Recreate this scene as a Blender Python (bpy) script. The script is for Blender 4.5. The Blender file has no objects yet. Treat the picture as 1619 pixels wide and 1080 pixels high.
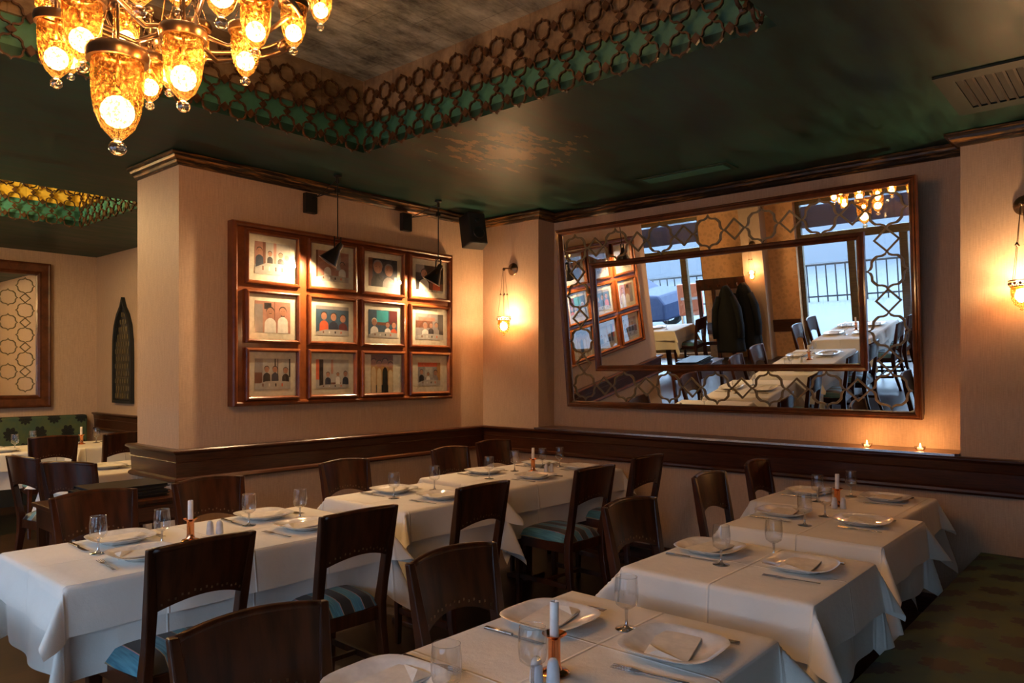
import bpy, math, random
from mathutils import Vector, Matrix
PI = math.pi
random.seed(7)
scn = bpy.context.scene
COL = scn.collection

# ------------------------------------------------------------------ camera
cam = bpy.data.cameras.new('camera'); cam.lens = 1178 / 1619 * 36; cam.sensor_width = 36
cam.sensor_fit = 'HORIZONTAL'; cam.shift_y = 47 / 1619; cam.clip_start = .02; cam.clip_end = 200
camo = bpy.data.objects.new('camera', cam); COL.objects.link(camo)
camo.location = (0, 0, 1.5); camo.rotation_euler = (PI / 2, 0, math.radians(40.96 - 90))
scn.camera = camo

# ------------------------------------------------------------------ world, exposure, daylight
w = bpy.data.worlds.new('world'); scn.world = w; w.use_nodes = True
bg = w.node_tree.nodes['Background']; bg.inputs[0].default_value = (.48, .70, 1.0, 1); bg.inputs[1].default_value = 8
scn.view_settings.view_transform = 'Standard'; scn.view_settings.look = 'None'
scn.view_settings.exposure = 1.35; scn.view_settings.gamma = 1
scn.view_settings.use_curve_mapping = False

def area(name, loc, rot, sx, sy, power, col, portal=False):
    l = bpy.data.lights.new(name, 'AREA'); l.shape = 'RECTANGLE'; l.size = sx; l.size_y = sy
    l.energy = power; l.color = col
    if portal: l.cycles.is_portal = True
    o = bpy.data.objects.new(name, l); COL.objects.link(o); o.location = loc; o.rotation_euler = rot
    return o
def point(name, loc, power, col, r=.03):
    l = bpy.data.lights.new(name, 'POINT'); l.energy = power; l.color = col; l.shadow_soft_size = r
    o = bpy.data.objects.new(name, l); COL.objects.link(o); o.location = loc
    return o
WARM = (1, .62, .30)
XW = -2.2                      # inner face of the window wall
WIN = [(6.35, 7.75), (2.15, 4.62), (-1.3, 1.55)]   # Y spans of the windows
for i, (a_, b_) in enumerate(WIN):
    area('daylight_portal', (XW - .1, (a_ + b_) / 2, 1.4), (0, -PI / 2, 0), 2.6, b_ - a_, 1, (1, 1, 1), True)

# ------------------------------------------------------------------ materials
def nmat(name):
    m = bpy.data.materials.new(name); m.use_nodes = True
    nt = m.node_tree; b = nt.nodes['Principled BSDF']
    return m, nt, b
def N(nt, t, **kw):
    n = nt.nodes.new(t)
    for k, v in kw.items(): setattr(n, k, v)
    return n
def coords(nt, scale=(1, 1, 1), kind='Object'):
    tc = N(nt, 'ShaderNodeTexCoord'); mp = N(nt, 'ShaderNodeMapping'); mp.inputs['Scale'].default_value = scale
    nt.links.new(tc.outputs[kind], mp.inputs[0]); return mp.outputs[0]
def geo_coords(nt, scale=(1, 1, 1)):
    g = N(nt, 'ShaderNodeNewGeometry'); mp = N(nt, 'ShaderNodeMapping'); mp.inputs['Scale'].default_value = scale
    nt.links.new(g.outputs['Position'], mp.inputs[0]); return mp.outputs[0]
def noise(nt, vec, scale, detail=4, rough=.55):
    n = N(nt, 'ShaderNodeTexNoise'); n.inputs['Scale'].default_value = scale
    n.inputs['Detail'].default_value = detail; n.inputs['Roughness'].default_value = rough
    nt.links.new(vec, n.inputs['Vector']); return n.outputs['Fac']
def ramp(nt, fac, stops):
    r = N(nt, 'ShaderNodeValToRGB'); e = r.color_ramp.elements
    while len(e) < len(stops): e.new(.5)
    for el, (p, c) in zip(e, stops): el.position = p; el.color = (*c, 1) if len(c) == 3 else c
    nt.links.new(fac, r.inputs[0]); return r.outputs[0]
def bump(nt, b, h, strength=.2, dist=.002):
    bn = N(nt, 'ShaderNodeBump'); bn.inputs['Strength'].default_value = strength; bn.inputs['Distance'].default_value = dist
    nt.links.new(h, bn.inputs['Height']); nt.links.new(bn.outputs[0], b.inputs['Normal'])
def MA(nt, op, a, b=None, c=None):
    n = N(nt, 'ShaderNodeMath'); n.operation = op
    for i, v in enumerate((a, b, c)):
        if v is None: continue
        if isinstance(v, (int, float)): n.inputs[i].default_value = v
        else: nt.links.new(v, n.inputs[i])
    return n.outputs[0]
def mixc(nt, f, a, b):
    n = N(nt, 'ShaderNodeMix'); n.data_type = 'RGBA'
    for s, v in ((0, f), (6, a), (7, b)):
        if isinstance(v, (int, float)): n.inputs[s].default_value = v
        elif isinstance(v, tuple): n.inputs[s].default_value = (*v, 1)
        else: nt.links.new(v, n.inputs[s])
    return n.outputs[2]
def plain(name, c, r=.5, metal=0, spec=.5, bumpy=0):
    m, nt, b = nmat(name); v = coords(nt)
    f = noise(nt, v, 30, 2)
    col = ramp(nt, f, [(.3, tuple(x * .88 for x in c)), (.7, tuple(min(1, x * 1.08) for x in c))])
    nt.links.new(col, b.inputs['Base Color'])
    b.inputs['Roughness'].default_value = r; b.inputs['Metallic'].default_value = metal
    b.inputs['Specular IOR Level'].default_value = spec
    if bumpy: bump(nt, b, noise(nt, v, 120, 3), bumpy)
    return m
def wood(name, dark, light, r=.3, scale=(1, 1, 14), coat=.4):
    m, nt, b = nmat(name); v = coords(nt, scale)
    n1 = noise(nt, v, 6, 6, .6)
    nt.links.new(ramp(nt, n1, [(.3, dark), (.62, light)]), b.inputs['Base Color'])
    b.inputs['Roughness'].default_value = r; b.inputs['Coat Weight'].default_value = coat; b.inputs['Coat Roughness'].default_value = .12; b.inputs['Specular IOR Level'].default_value = .32
    bump(nt, b, n1, .06); return m
def wallpaper(name, c, damask=False):
    m, nt, b = nmat(name)
    g = geo_coords(nt, (260, 260, 9)); h = geo_coords(nt, (40, 40, 330))
    f1 = noise(nt, g, 1, 2); f2 = noise(nt, h, 1, 2)
    s = MA(nt, 'ADD', MA(nt, 'MULTIPLY', f1, .6), MA(nt, 'MULTIPLY', f2, .4))
    col = ramp(nt, s, [(.3, tuple(x * .78 for x in c)), (.7, tuple(x * 1.12 for x in c))])
    if damask:
        vo = N(nt, 'ShaderNodeTexVoronoi'); vo.inputs['Scale'].default_value = 14
        nt.links.new(geo_coords(nt), vo.inputs['Vector'])
        col = mixc(nt, MA(nt, 'LESS_THAN', vo.outputs[0], .42), col, tuple(x * .8 for x in c))
    nt.links.new(col, b.inputs['Base Color']); b.inputs['Roughness'].default_value = .6
    b.inputs['Specular IOR Level'].default_value = .35
    bump(nt, b, s, .25, .001); return m
def fretdist(nt, v, size, aspect=1.25):
    """medallion mask on a staggered grid; v is a vector in metres using its x and y"""
    sep = N(nt, 'ShaderNodeSeparateXYZ'); nt.links.new(v, sep.inputs[0])
    x, y = sep.outputs[0], sep.outputs[1]
    def layer(ox, oy):
        u = MA(nt, 'SUBTRACT', MA(nt, 'FRACT', MA(nt, 'ADD', MA(nt, 'DIVIDE', x, size), ox + 50)), .5)
        t = MA(nt, 'SUBTRACT', MA(nt, 'FRACT', MA(nt, 'ADD', MA(nt, 'DIVIDE', y, size * aspect), oy + 50)), .5)
        t = MA(nt, 'MULTIPLY', t, aspect)
        rr = MA(nt, 'SQRT', MA(nt, 'ADD', MA(nt, 'MULTIPLY', u, u), MA(nt, 'MULTIPLY', MA(nt, 'MULTIPLY', t, t), .72)))
        th = MA(nt, 'ARCTAN2', u, t)
        pet = MA(nt, 'MULTIPLY', MA(nt, 'ABSOLUTE', MA(nt, 'SINE', MA(nt, 'MULTIPLY', th, 4.5))), .075)
        edge = MA(nt, 'ADD', pet, .17)
        edge = MA(nt, 'ADD', edge, MA(nt, 'MULTIPLY', MA(nt, 'COSINE', th), .05))
        out = MA(nt, 'LESS_THAN', rr, edge)
        vein = MA(nt, 'GREATER_THAN', MA(nt, 'SINE', MA(nt, 'ADD', MA(nt, 'MULTIPLY', rr, 95), MA(nt, 'MULTIPLY', pet, 60))), .86)
        return MA(nt, 'SUBTRACT', out, MA(nt, 'MULTIPLY', vein, MA(nt, 'MULTIPLY', out, .3)))
    return MA(nt, 'MAXIMUM', layer(0, 0), layer(.5, .5))
def damask(name, axes=(0, 1)):
    m, nt, b = nmat(name)
    g = N(nt, 'ShaderNodeTexCoord'); sep = N(nt, 'ShaderNodeSeparateXYZ'); nt.links.new(g.outputs['Object'], sep.inputs[0])
    cmb = N(nt, 'ShaderNodeCombineXYZ')
    nt.links.new(sep.outputs[axes[0]], cmb.inputs[0]); nt.links.new(sep.outputs[axes[1]], cmb.inputs[1])
    f = fretdist(nt, cmb.outputs[0], .3)
    base = ramp(nt, noise(nt, geo_coords(nt, (5, 5, 5)), 1.6), [(.35, (.052, .098, .062)), (.65, (.088, .118, .046))])
    nt.links.new(mixc(nt, f, base, (.004, .006, .007)), b.inputs['Base Color'])
    nt.links.new(MA(nt, 'SUBTRACT', .72, MA(nt, 'MULTIPLY', f, .15)), b.inputs['Roughness'])
    bump(nt, b, f, .3, .002); return m
def stripes(name):
    m, nt, b = nmat(name)
    sep = N(nt, 'ShaderNodeSeparateXYZ'); tc = N(nt, 'ShaderNodeTexCoord'); nt.links.new(tc.outputs['Object'], sep.inputs[0])
    f = MA(nt, 'FRACT', MA(nt, 'ADD', MA(nt, 'DIVIDE', sep.outputs[0], .112), 40.25))
    streak = noise(nt, coords(nt, (150, 8, 8)), 1, 2)
    teal = ramp(nt, streak, [(.3, (.02, .11, .17)), (.7, (.08, .25, .32))])
    col = ramp(nt, f, [(0, (.012, .009, .008))] ); r = col.node
    e = r.color_ramp; e.interpolation = 'CONSTANT'
    e.elements[1].position = .47; e.elements[1].color = (.30, .22, .12, 1)
    x = e.elements.new(.5); x.color = (1, 0, 1, 1); x = e.elements.new(.965); x.color = (.30, .22, .12, 1)
    isteal = MA(nt, 'MULTIPLY', MA(nt, 'GREATER_THAN', f, .5), MA(nt, 'LESS_THAN', f, .965))
    nt.links.new(mixc(nt, isteal, col, teal), b.inputs['Base Color'])
    b.inputs['Roughness'].default_value = .5; b.inputs['Sheen Weight'].default_value = .1
    bump(nt, b, streak, .1); return m
def linen(name, c):
    m, nt, b = nmat(name); v = coords(nt)
    f = noise(nt, coords(nt, (300, 300, 300)), 1, 2); big = noise(nt, v, 5, 3)
    nt.links.new(ramp(nt, big, [(.3, tuple(x * .94 for x in c)), (.7, c)]), b.inputs['Base Color'])
    b.inputs['Roughness'].default_value = .75; b.inputs['Sheen Weight'].default_value = .15
    sep = N(nt, 'ShaderNodeSeparateXYZ'); nt.links.new(v, sep.inputs[0])
    def crease(s, p, o): 
        q = MA(nt, 'ABSOLUTE', MA(nt, 'SUBTRACT', MA(nt, 'FRACT', MA(nt, 'ADD', MA(nt, 'DIVIDE', s, p), o)), .5))
        return MA(nt, 'SUBTRACT', 1, MA(nt, 'SMOOTH_MIN', MA(nt, 'MULTIPLY', q, 60), 1, .3))
    h = MA(nt, 'ADD', crease(sep.outputs[0], .36, .5), crease(sep.outputs[1], .36, .5))
    h = MA(nt, 'ADD', MA(nt, 'MULTIPLY', h, 1.0), MA(nt, 'ADD', MA(nt, 'MULTIPLY', f, .12), MA(nt, 'MULTIPLY', noise(nt, v, 14, 4), 1.2)))
    bump(nt, b, h, .7, .005); return m
def glass(name, tint=(1, 1, 1), rough=.02, crackle=False, frac=.08):
    m, nt, b = nmat(name); nt.nodes.remove(b); out = nt.nodes['Material Output']
    tr = N(nt, 'ShaderNodeBsdfTransparent'); gl = N(nt, 'ShaderNodeBsdfGlossy'); mx = N(nt, 'ShaderNodeMixShader')
    lw = N(nt, 'ShaderNodeLayerWeight'); lw.inputs[0].default_value = .3
    tr.inputs[0].default_value = (*tint, 1); gl.inputs['Roughness'].default_value = rough
    fac = MA(nt, 'ADD', MA(nt, 'MULTIPLY', MA(nt, 'POWER', lw.outputs['Facing'], 1.6), .35 if crackle else .9), frac * .9)
    if crackle:
        nn = noise(nt, coords(nt, (1, 1, .8)), 95, 3, .7)
        bn = N(nt, 'ShaderNodeBump'); bn.inputs['Strength'].default_value = 1; bn.inputs['Distance'].default_value = .008
        nt.links.new(nn, bn.inputs['Height']); nt.links.new(bn.outputs[0], gl.inputs['Normal']); nt.links.new(bn.outputs[0], lw.inputs['Normal'])
        tl = N(nt, 'ShaderNodeBsdfTranslucent')
        nt.links.new(bn.outputs[0], tl.inputs['Normal'])
        dk = tuple(x * k for x, k in zip(tint, (.50, .28, .10)))
        gz = N(nt, 'ShaderNodeSeparateXYZ'); nt.links.new(coords(nt, kind='Generated'), gz.inputs[0])
        f = MA(nt, 'ADD', MA(nt, 'MULTIPLY', MA(nt, 'SUBTRACT', .52, nn), 9), MA(nt, 'SUBTRACT', .75, MA(nt, 'MULTIPLY', gz.outputs[2], 1.1)))
        f = MA(nt, 'MINIMUM', MA(nt, 'MAXIMUM', f, 0), 1)
        nt.links.new(mixc(nt, f, dk, tint), tr.inputs[0])
        nt.links.new(mixc(nt, MA(nt, 'POWER', f, 2), (.035, .012, .001), (.8, .30, .035)), tl.inputs[0])
        gl.inputs[0].default_value = (.9, .6, .28, 1)
        m1 = N(nt, 'ShaderNodeMixShader'); m1.inputs[0].default_value = .10
        nt.links.new(tr.outputs[0], m1.inputs[1]); nt.links.new(tl.outputs[0], m1.inputs[2])
        nt.links.new(m1.outputs[0], mx.inputs[1])
    else: nt.links.new(tr.outputs[0], mx.inputs[1])
    nt.links.new(fac, mx.inputs[0]); nt.links.new(gl.outputs[0], mx.inputs[2])
    nt.links.new(mx.outputs[0], out.inputs[0]); return m
def emis(name, c, s):
    m, nt, b = nmat(name); b.inputs['Base Color'].default_value = (*c, 1)
    b.inputs['Emission Color'].default_value = (*c, 1); b.inputs['Emission Strength'].default_value = s; return m

M = {}
M['paper'] = wallpaper('tan_linen_wallpaper', (.53, .375, .258))
M['paper2'] = wallpaper('orange_damask_wallpaper', (.62, .33, .15), True)
M['rail'] = wood('mahogany_rail', (.030, .009, .004), (.075, .022, .009), .3, (1.2, 1.2, 20), .25)
M['chair'] = wood('chair_mahogany', (.016, .0045, .0015), (.062, .016, .0045), .3, (5, 2, .7), .08)
M['frame'] = wood('frame_mahogany', (.10, .024, .007), (.19, .052, .014), .3, (2, 2, 2), .3)
M['frame2'] = wood('mirror_frame_mahogany', (.05, .015, .006), (.115, .034, .012), .3, (2, 2, 2), .3)
def crownmat():
    m, nt, b = nmat('crown_dark_gold'); f = noise(nt, geo_coords(nt, (4, 4, 90)), 1, 4, .7)
    nt.links.new(ramp(nt, f, [(.5, (.02, .012, .008)), (.62, (.28, .13, .035))]), b.inputs['Base Color'])
    b.inputs['Roughness'].default_value = .35; b.inputs['Metallic'].default_value = .3; return m
M['crown'] = crownmat()
def ceilmat():
    m, nt, b = nmat('green_plaster_ceiling')
    a = noise(nt, geo_coords(nt, (1.2, 5, 1)), 1.6, 8, .62); c = noise(nt, geo_coords(nt, (1, 1, 1)), 1.1, 5)
    s = MA(nt, 'ADD', MA(nt, 'MULTIPLY', a, .7), MA(nt, 'MULTIPLY', c, .3))
    col = ramp(nt, s, [(.38, (.004, .018, .014)), (.62, (.026, .085, .067))])
    # warm lamp reflection on the glossy ceiling, painted in as gold streaks
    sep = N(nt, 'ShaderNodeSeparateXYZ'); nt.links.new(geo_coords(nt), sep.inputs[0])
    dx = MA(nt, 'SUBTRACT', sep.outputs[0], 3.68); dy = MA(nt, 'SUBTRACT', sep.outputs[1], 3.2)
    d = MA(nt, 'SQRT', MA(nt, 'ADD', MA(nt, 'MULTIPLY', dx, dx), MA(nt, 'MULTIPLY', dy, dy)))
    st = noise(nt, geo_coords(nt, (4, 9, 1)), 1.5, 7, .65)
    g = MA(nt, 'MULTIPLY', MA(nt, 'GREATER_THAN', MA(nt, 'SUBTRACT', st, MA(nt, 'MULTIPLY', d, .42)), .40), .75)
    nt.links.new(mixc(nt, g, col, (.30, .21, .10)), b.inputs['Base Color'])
    nt.links.new(ramp(nt, a, [(.3, (.34, .34, .34)), (.7, (.52, .52, .52))]), b.inputs['Roughness']); b.inputs['Specular IOR Level'].default_value = .2
    bump(nt, b, s, .3, .006); return m
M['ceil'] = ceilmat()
def leafmat(name, lo, hi, metal=.55, rough=.38):
    m, nt, b = nmat(name)
    a = noise(nt, geo_coords(nt, (1.6, 5, 4)), 1.6, 10, .72); c = noise(nt, geo_coords(nt, (1, 1.2, 1)), 1.5, 8, .7)
    s = MA(nt, 'ADD', MA(nt, 'MULTIPLY', a, .5), MA(nt, 'MULTIPLY', c, .5))
    br = N(nt, 'ShaderNodeTexBrick'); br.inputs['Scale'].default_value = 1; br.inputs['Mortar Size'].default_value = .004
    br.inputs['Brick Width'].default_value = .42; br.inputs['Row Height'].default_value = .28
    br.inputs['Color1'].default_value = (1, 1, 1, 1); br.inputs['Color2'].default_value = (.72, .72, .72, 1); br.inputs['Mortar'].default_value = (.4, .4, .4, 1)
    nt.links.new(geo_coords(nt), br.inputs['Vector'])
    col = ramp(nt, s, [(.40, lo), (.60, hi)])
    mm = N(nt, 'ShaderNodeMix'); mm.data_type = 'RGBA'; mm.blend_type = 'MULTIPLY'; mm.inputs[0].default_value = .55
    nt.links.new(col, mm.inputs[6]); nt.links.new(br.outputs[0], mm.inputs[7])
    nt.links.new(mm.outputs[2], b.inputs['Base Color'])
    b.inputs['Roughness'].default_value = rough; b.inputs['Metallic'].default_value = metal
    bump(nt, b, s, .25, .004); return m
M['leaf'] = leafmat('tarnished_leaf_ceiling', (.06, .066, .05), (.74, .78, .68), .12, .38)
M['leafwall'] = leafmat('brown_leaf_band', (.075, .048, .028), (.30, .235, .155), .15, .45)
M['goldleaf'] = leafmat('yellow_gold_leaf', (.42, .26, .02), (.85, .62, .10), .15, .4)
M['teal'] = plain('teal_plaster', (.035, .16, .125), .5, bumpy=.2)
M['fret'] = wood('dark_fretwork', (.015, .009, .006), (.07, .032, .014), .4, (4, 4, 4), .1)
M['olive'] = plain('bronze_fretwork', (.16, .125, .065), .45, .3)
M['mirror'] = None
m, nt, b = nmat('mirror_glass'); b.inputs['Base Color'].default_value = (.86, .88, .87, 1); b.inputs['Metallic'].default_value = 1; b.inputs['Roughness'].default_value = .0
M['mirror'] = m
M['linen'] = linen('white_linen', (.76, .72, .65)); M['linen2'] = linen('white_linen_under', (.70, .67, .61))
M['china'] = plain('white_china', (.78, .76, .72), .12)
M['napkin'] = plain('paper_napkin', (.74, .70, .63), .85, bumpy=.1)
M['steel'] = plain('cutlery_steel', (.42, .41, .40), .22, 1)
M['chrome'] = plain('satin_metal_strip', (.72, .74, .78), .22, 1)
M['copper'] = plain('polished_copper', (.80, .33, .15), .14, 1)
M['wax'] = plain('candle_wax', (.80, .77, .74), .4)
M['ceramic'] = plain('grey_ceramic', (.62, .63, .66), .25)
M['glass'] = glass('wine_glass', (.97, .97, .97), .03, frac=.14); M['stem'] = glass('wine_glass_stem', (.85, .86, .88), .05, frac=.45); M['pane'] = glass('window_pane', frac=.05)
M['amber'] = glass('amber_crackle_glass', (1, .74, .36), .1, True)
M['clearamber'] = glass('clear_glass_knob', (1, .86, .66), .05, False, .3)
M['frost'] = glass('sconce_glass', (1, .86, .62), .2, True)
M['bronze'] = plain('antique_bronze', (.20, .13, .085), .28, .9)
M['black'] = plain('black_paint', (.008, .008, .009), .35)
M['matblack'] = plain('matt_black', (.01, .011, .012), .7)
M['bulb'] = emis('bulb_glow', (1, .84, .62), 9); M['sbulb'] = emis('sconce_bulb_glow', (1, .84, .60), 22)
M['flame'] = emis('flame', (1, .62, .22), 7)
M['stripe'] = stripes('striped_seat_fabric')
M['dam_h'] = damask('green_damask_flat', (0, 1)); M['dam_x'] = damask('green_damask_upright', (0, 2)); M['dam_y'] = damask('green_damask_side', (1, 2))
M['dam_b'] = M['dam_x']
M['mat'] = plain('cream_mat_board', (.66, .62, .50), .6)
def floormat():
    m, nt, b = nmat('dark_wood_floor')
    br = N(nt, 'ShaderNodeTexBrick'); br.inputs['Scale'].default_value = 1; br.inputs['Brick Width'].default_value = .9; br.inputs['Row Height'].default_value = .11
    br.inputs['Mortar Size'].default_value = .002; br.inputs['Color1'].default_value = (.045, .019, .009, 1); br.inputs['Color2'].default_value = (.028, .012, .006, 1); br.inputs['Mortar'].default_value = (.01, .006, .004, 1)
    nt.links.new(geo_coords(nt), br.inputs['Vector'])
    n = noise(nt, geo_coords(nt, (3, 30, 1)), 2, 6)
    mm = N(nt, 'ShaderNodeMix'); mm.data_type = 'RGBA'; mm.blend_type = 'MULTIPLY'; mm.inputs[0].default_value = .7
    nt.links.new(br.outputs[0], mm.inputs[6]); nt.links.new(ramp(nt, n, [(.3, (.5, .5, .5)), (.7, (1.2, 1.1, 1))]), mm.inputs[7])
    nt.links.new(mm.outputs[2], b.inputs['Base Color']); b.inputs['Roughness'].default_value = .35; return m
M['floor'] = floormat()
M['winframe'] = wood('olive_window_frame', (.07, .05, .025), (.14, .10, .05), .4)
M['blind'] = plain('slate_blue_blind', (.07, .085, .20), .6)
M['coat'] = plain('dark_coat_cloth', (.004, .005, .006), .9, bumpy=.3)
M['beige'] = plain('beige_cloth', (.5, .4, .28), .9)
M['facade'] = plain('pale_facade', (.075, .085, .10), .8); M['facade2'] = plain('facade_glass', (.02, .035, .045), .5)
M['asphalt'] = plain('asphalt', (.05, .056, .064), .8); M['carpaint'] = plain('dark_blue_car_paint', (.012, .018, .04), .55, spec=.1)
M['tyre'] = plain('tyre_rubber', (.015, .015, .015), .8); M['redlens'] = plain('tail_light', (.5, .04, .02), .3)
M['orange'] = plain('orange_sign', (.16, .03, .005), .5); M['white'] = plain('white_paint', (.13, .13, .14), .5)
M['ventgreen'] = plain('green_vent_paint', (.010, .042, .031), .5)

# ------------------------------------------------------------------ mesh builder
class MB:
    def __init__(s): s.v = []; s.f = []; s.m = []; s.mats = []; s.cur = 0; s.T = None
    def mat(s, m):
        if m not in s.mats: s.mats.append(m)
        s.cur = s.mats.index(m); return s
    def av(s, p):
        p = Vector(p)
        if s.T: p = s.T @ p
        s.v.append(p); return len(s.v) - 1
    def af(s, *i): s.f.append(i); s.m.append(s.cur)
    def box(s, x0, x1, y0, y1, z0, z1):
        i = [s.av(p) for p in ((x0, y0, z0), (x1, y0, z0), (x1, y1, z0), (x0, y1, z0), (x0, y0, z1), (x1, y0, z1), (x1, y1, z1), (x0, y1, z1))]
        for q in ((0, 3, 2, 1), (4, 5, 6, 7), (0, 1, 5, 4), (1, 2, 6, 5), (2, 3, 7, 6), (3, 0, 4, 7)): s.af(*[i[k] for k in q])
        return s
    def prism(s, pts, a, b, ax='z'):
        """polygon pts (2D) extruded from a to b along ax"""
        def P(p, t): return {'z': (p[0], p[1], t), 'y': (p[0], t, p[1]), 'x': (t, p[0], p[1])}[ax]
        n = len(pts); A = [s.av(P(p, a)) for p in pts]; B = [s.av(P(p, b)) for p in pts]
        s.af(*A[::-1]); s.af(*B)
        for i in range(n): s.af(A[i], A[(i + 1) % n], B[(i + 1) % n], B[i])
        return s
    def ring(s, outer, inner, a, b, ax='z'):
        """closed band between two equal-count outlines, extruded a..b"""
        def P(p, t): return {'z': (p[0], p[1], t), 'y': (p[0], t, p[1]), 'x': (t, p[0], p[1])}[ax]
        n = len(outer)
        OA = [s.av(P(p, a)) for p in outer]; OB = [s.av(P(p, b)) for p in outer]
        IA = [s.av(P(p, a)) for p in inner]; IB = [s.av(P(p, b)) for p in inner]
        for i in range(n):
            j = (i + 1) % n
            s.af(OA[i], OA[j], OB[j], OB[i]); s.af(IA[j], IA[i], IB[i], IB[j])
            s.af(OB[i], OB[j], IB[j], IB[i]); s.af(OA[j], OA[i], IA[i], IA[j])
        return s
    def lathe(s, prof, n=20, c=(0, 0, 0), ax='z', closed=False, ang=None):
        rows = []
        for r, h in prof:
            row = []
            for k in range(n):
                a = 2 * PI * k / n; p = (r * math.cos(a), r * math.sin(a), h)
                if ax == 'x': p = (p[2], p[0], p[1])
                if ax == 'y': p = (p[0], p[2], p[1])
                row.append(s.av((c[0] + p[0], c[1] + p[1], c[2] + p[2])))
            rows.append(row)
        for a, b in zip(rows, rows[1:]):
            for k in range(n): s.af(a[k], a[(k + 1) % n], b[(k + 1) % n], b[k])
        if prof[0][0] > 1e-6 and not closed: s.af(*rows[0][::-1])
        if prof[-1][0] > 1e-6 and not closed: s.af(*rows[-1])
        return s
    def tube(s, pts, r, n=8, closed=False, cap=True):
        pts = [Vector(p) for p in pts]; rows = []; L = len(pts)
        R = r if isinstance(r, (list, tuple)) else [r] * L
        up = Vector((0, 0, 1)); prev = None
        for i, p in enumerate(pts):
            if closed: d = pts[(i + 1) % L] - pts[i - 1]
            else: d = pts[min(i + 1, L - 1)] - pts[max(i - 1, 0)]
            d.normalize()
            a = prev if prev else (up.cross(d) if abs(d.z) < .95 else Vector((1, 0, 0)).cross(d))
            a = (a - d * a.dot(d)).normalized(); prev = a; b_ = d.cross(a)
            rows.append([s.av(p + (a * math.cos(2 * PI * k / n) + b_ * math.sin(2 * PI * k / n)) * R[i]) for k in range(n)])
        for i in range(L if closed else L - 1):
            A, B = rows[i], rows[(i + 1) % L]
            for k in range(n): s.af(A[k], A[(k + 1) % n], B[(k + 1) % n], B[k])
        if not closed and cap: s.af(*rows[0][::-1]); s.af(*rows[-1])
        return s
    def sphere(s, c, r, n=12, sz=1):
        k = max(6, n // 2)
        return s.lathe([(max(r * math.sin(PI * i / k), 1e-5 if 0 < i < k else 0) if 0 < i < k else 1e-7, -r * sz * math.cos(PI * i / k)) for i in range(k + 1)], n, c)
    def grid(s, P, nu, nv):
        idx = [[s.av(P(i, j)) for j in range(nv)] for i in range(nu)]
        for i in range(nu - 1):
            for j in range(nv - 1): s.af(idx[i][j], idx[i + 1][j], idx[i + 1][j + 1], idx[i][j + 1])
        return s
    def sweep(s, path, prof, flip=1):
        """profile (out, z) swept along a 2D path, interior on the right-hand side"""
        n = len(path); rows = []
        for i in range(n):
            ds = []
            if i > 0: ds.append((Vector(path[i]) - Vector(path[i - 1])).normalized())
            if i < n - 1: ds.append((Vector(path[i + 1]) - Vector(path[i])).normalized())
            ns = [Vector((d.y, -d.x)) for d in ds]
            if len(ns) == 2:
                k = 1 + ns[0].dot(ns[1]); nn = (ns[0] + ns[1]) / max(k, .05)
            else: nn = ns[0]
            rows.append([s.av((path[i][0] + nn.x * o, path[i][1] + nn.y * o, z)) for o, z in prof])
        for a, b_ in zip(rows, rows[1:]):
            m_ = len(prof)
            for k in range(m_): s.af(a[k], b_[k], b_[(k + 1) % m_], a[(k + 1) % m_])
        s.af(*rows[0]); s.af(*rows[-1][::-1]); return s
    def build(s, name, parent=None, mat=None, smooth=False, bevel=0, loc=None, rot=None, subsurf=0, angle=None):
        me = bpy.data.meshes.new(name); me.from_pydata([tuple(v) for v in s.v], [], s.f)
        mats = s.mats or [mat]
        for m in mats: me.materials.append(m)
        if s.mats: me.polygons.foreach_set('material_index', s.m)
        import bmesh
        bm = bmesh.new(); bm.from_mesh(me); bmesh.ops.recalc_face_normals(bm, faces=bm.faces)
        if smooth:
            for f in bm.faces: f.smooth = True
            if angle:
                for e in bm.edges:
                    if len(e.link_faces) == 2 and e.calc_face_angle(0) > angle: e.smooth = False
        bm.to_mesh(me); bm.free(); me.update()
        o = bpy.data.objects.new(name, me); COL.objects.link(o)
        if loc: o.location = loc
        if rot: o.rotation_euler = rot
        if parent: o.parent = parent
        if bevel:
            bv = o.modifiers.new('bevel', 'BEVEL'); bv.width = bevel; bv.segments = 2; bv.limit_method = 'ANGLE'; bv.angle_limit = .7
        if subsurf:
            ss = o.modifiers.new('sub', 'SUBSURF'); ss.levels = subsurf; ss.render_levels = subsurf
        return o
def thing(name, label, cat, loc=(0, 0, 0), rz=0, group=None, rot=None):
    o = bpy.data.objects.new(name, None); COL.objects.link(o); o.empty_display_size = .1
    o.location = loc; o.rotation_euler = rot or (0, 0, rz); o['label'] = label; o['category'] = cat
    if group: o['group'] = group
    return o
def tag(o, label, cat, group=None, kind=None):
    o['label'] = label; o['category'] = cat
    if group: o['group'] = group
    if kind: o['kind'] = kind
    return o
def struct(o): o['kind'] = 'structure'; return o
KIDS = {}
def kids(o): return [c for c in COL.objects if c.parent == o]
def dup(root, loc, rz, label, group=None, rot=None):
    if root.name not in KIDS: KIDS[root.name] = [(c, kids(c)) for c in kids(root)]
    r = root.copy(); COL.objects.link(r); r.location = loc; r.rotation_euler = rot or (0, 0, rz); r['label'] = label
    if group: r['group'] = group
    for c, gs in KIDS[root.name]:
        d = c.copy(); COL.objects.link(d); d.parent = r
        for g in gs:
            e = g.copy(); COL.objects.link(e); e.parent = d
    return r

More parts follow.
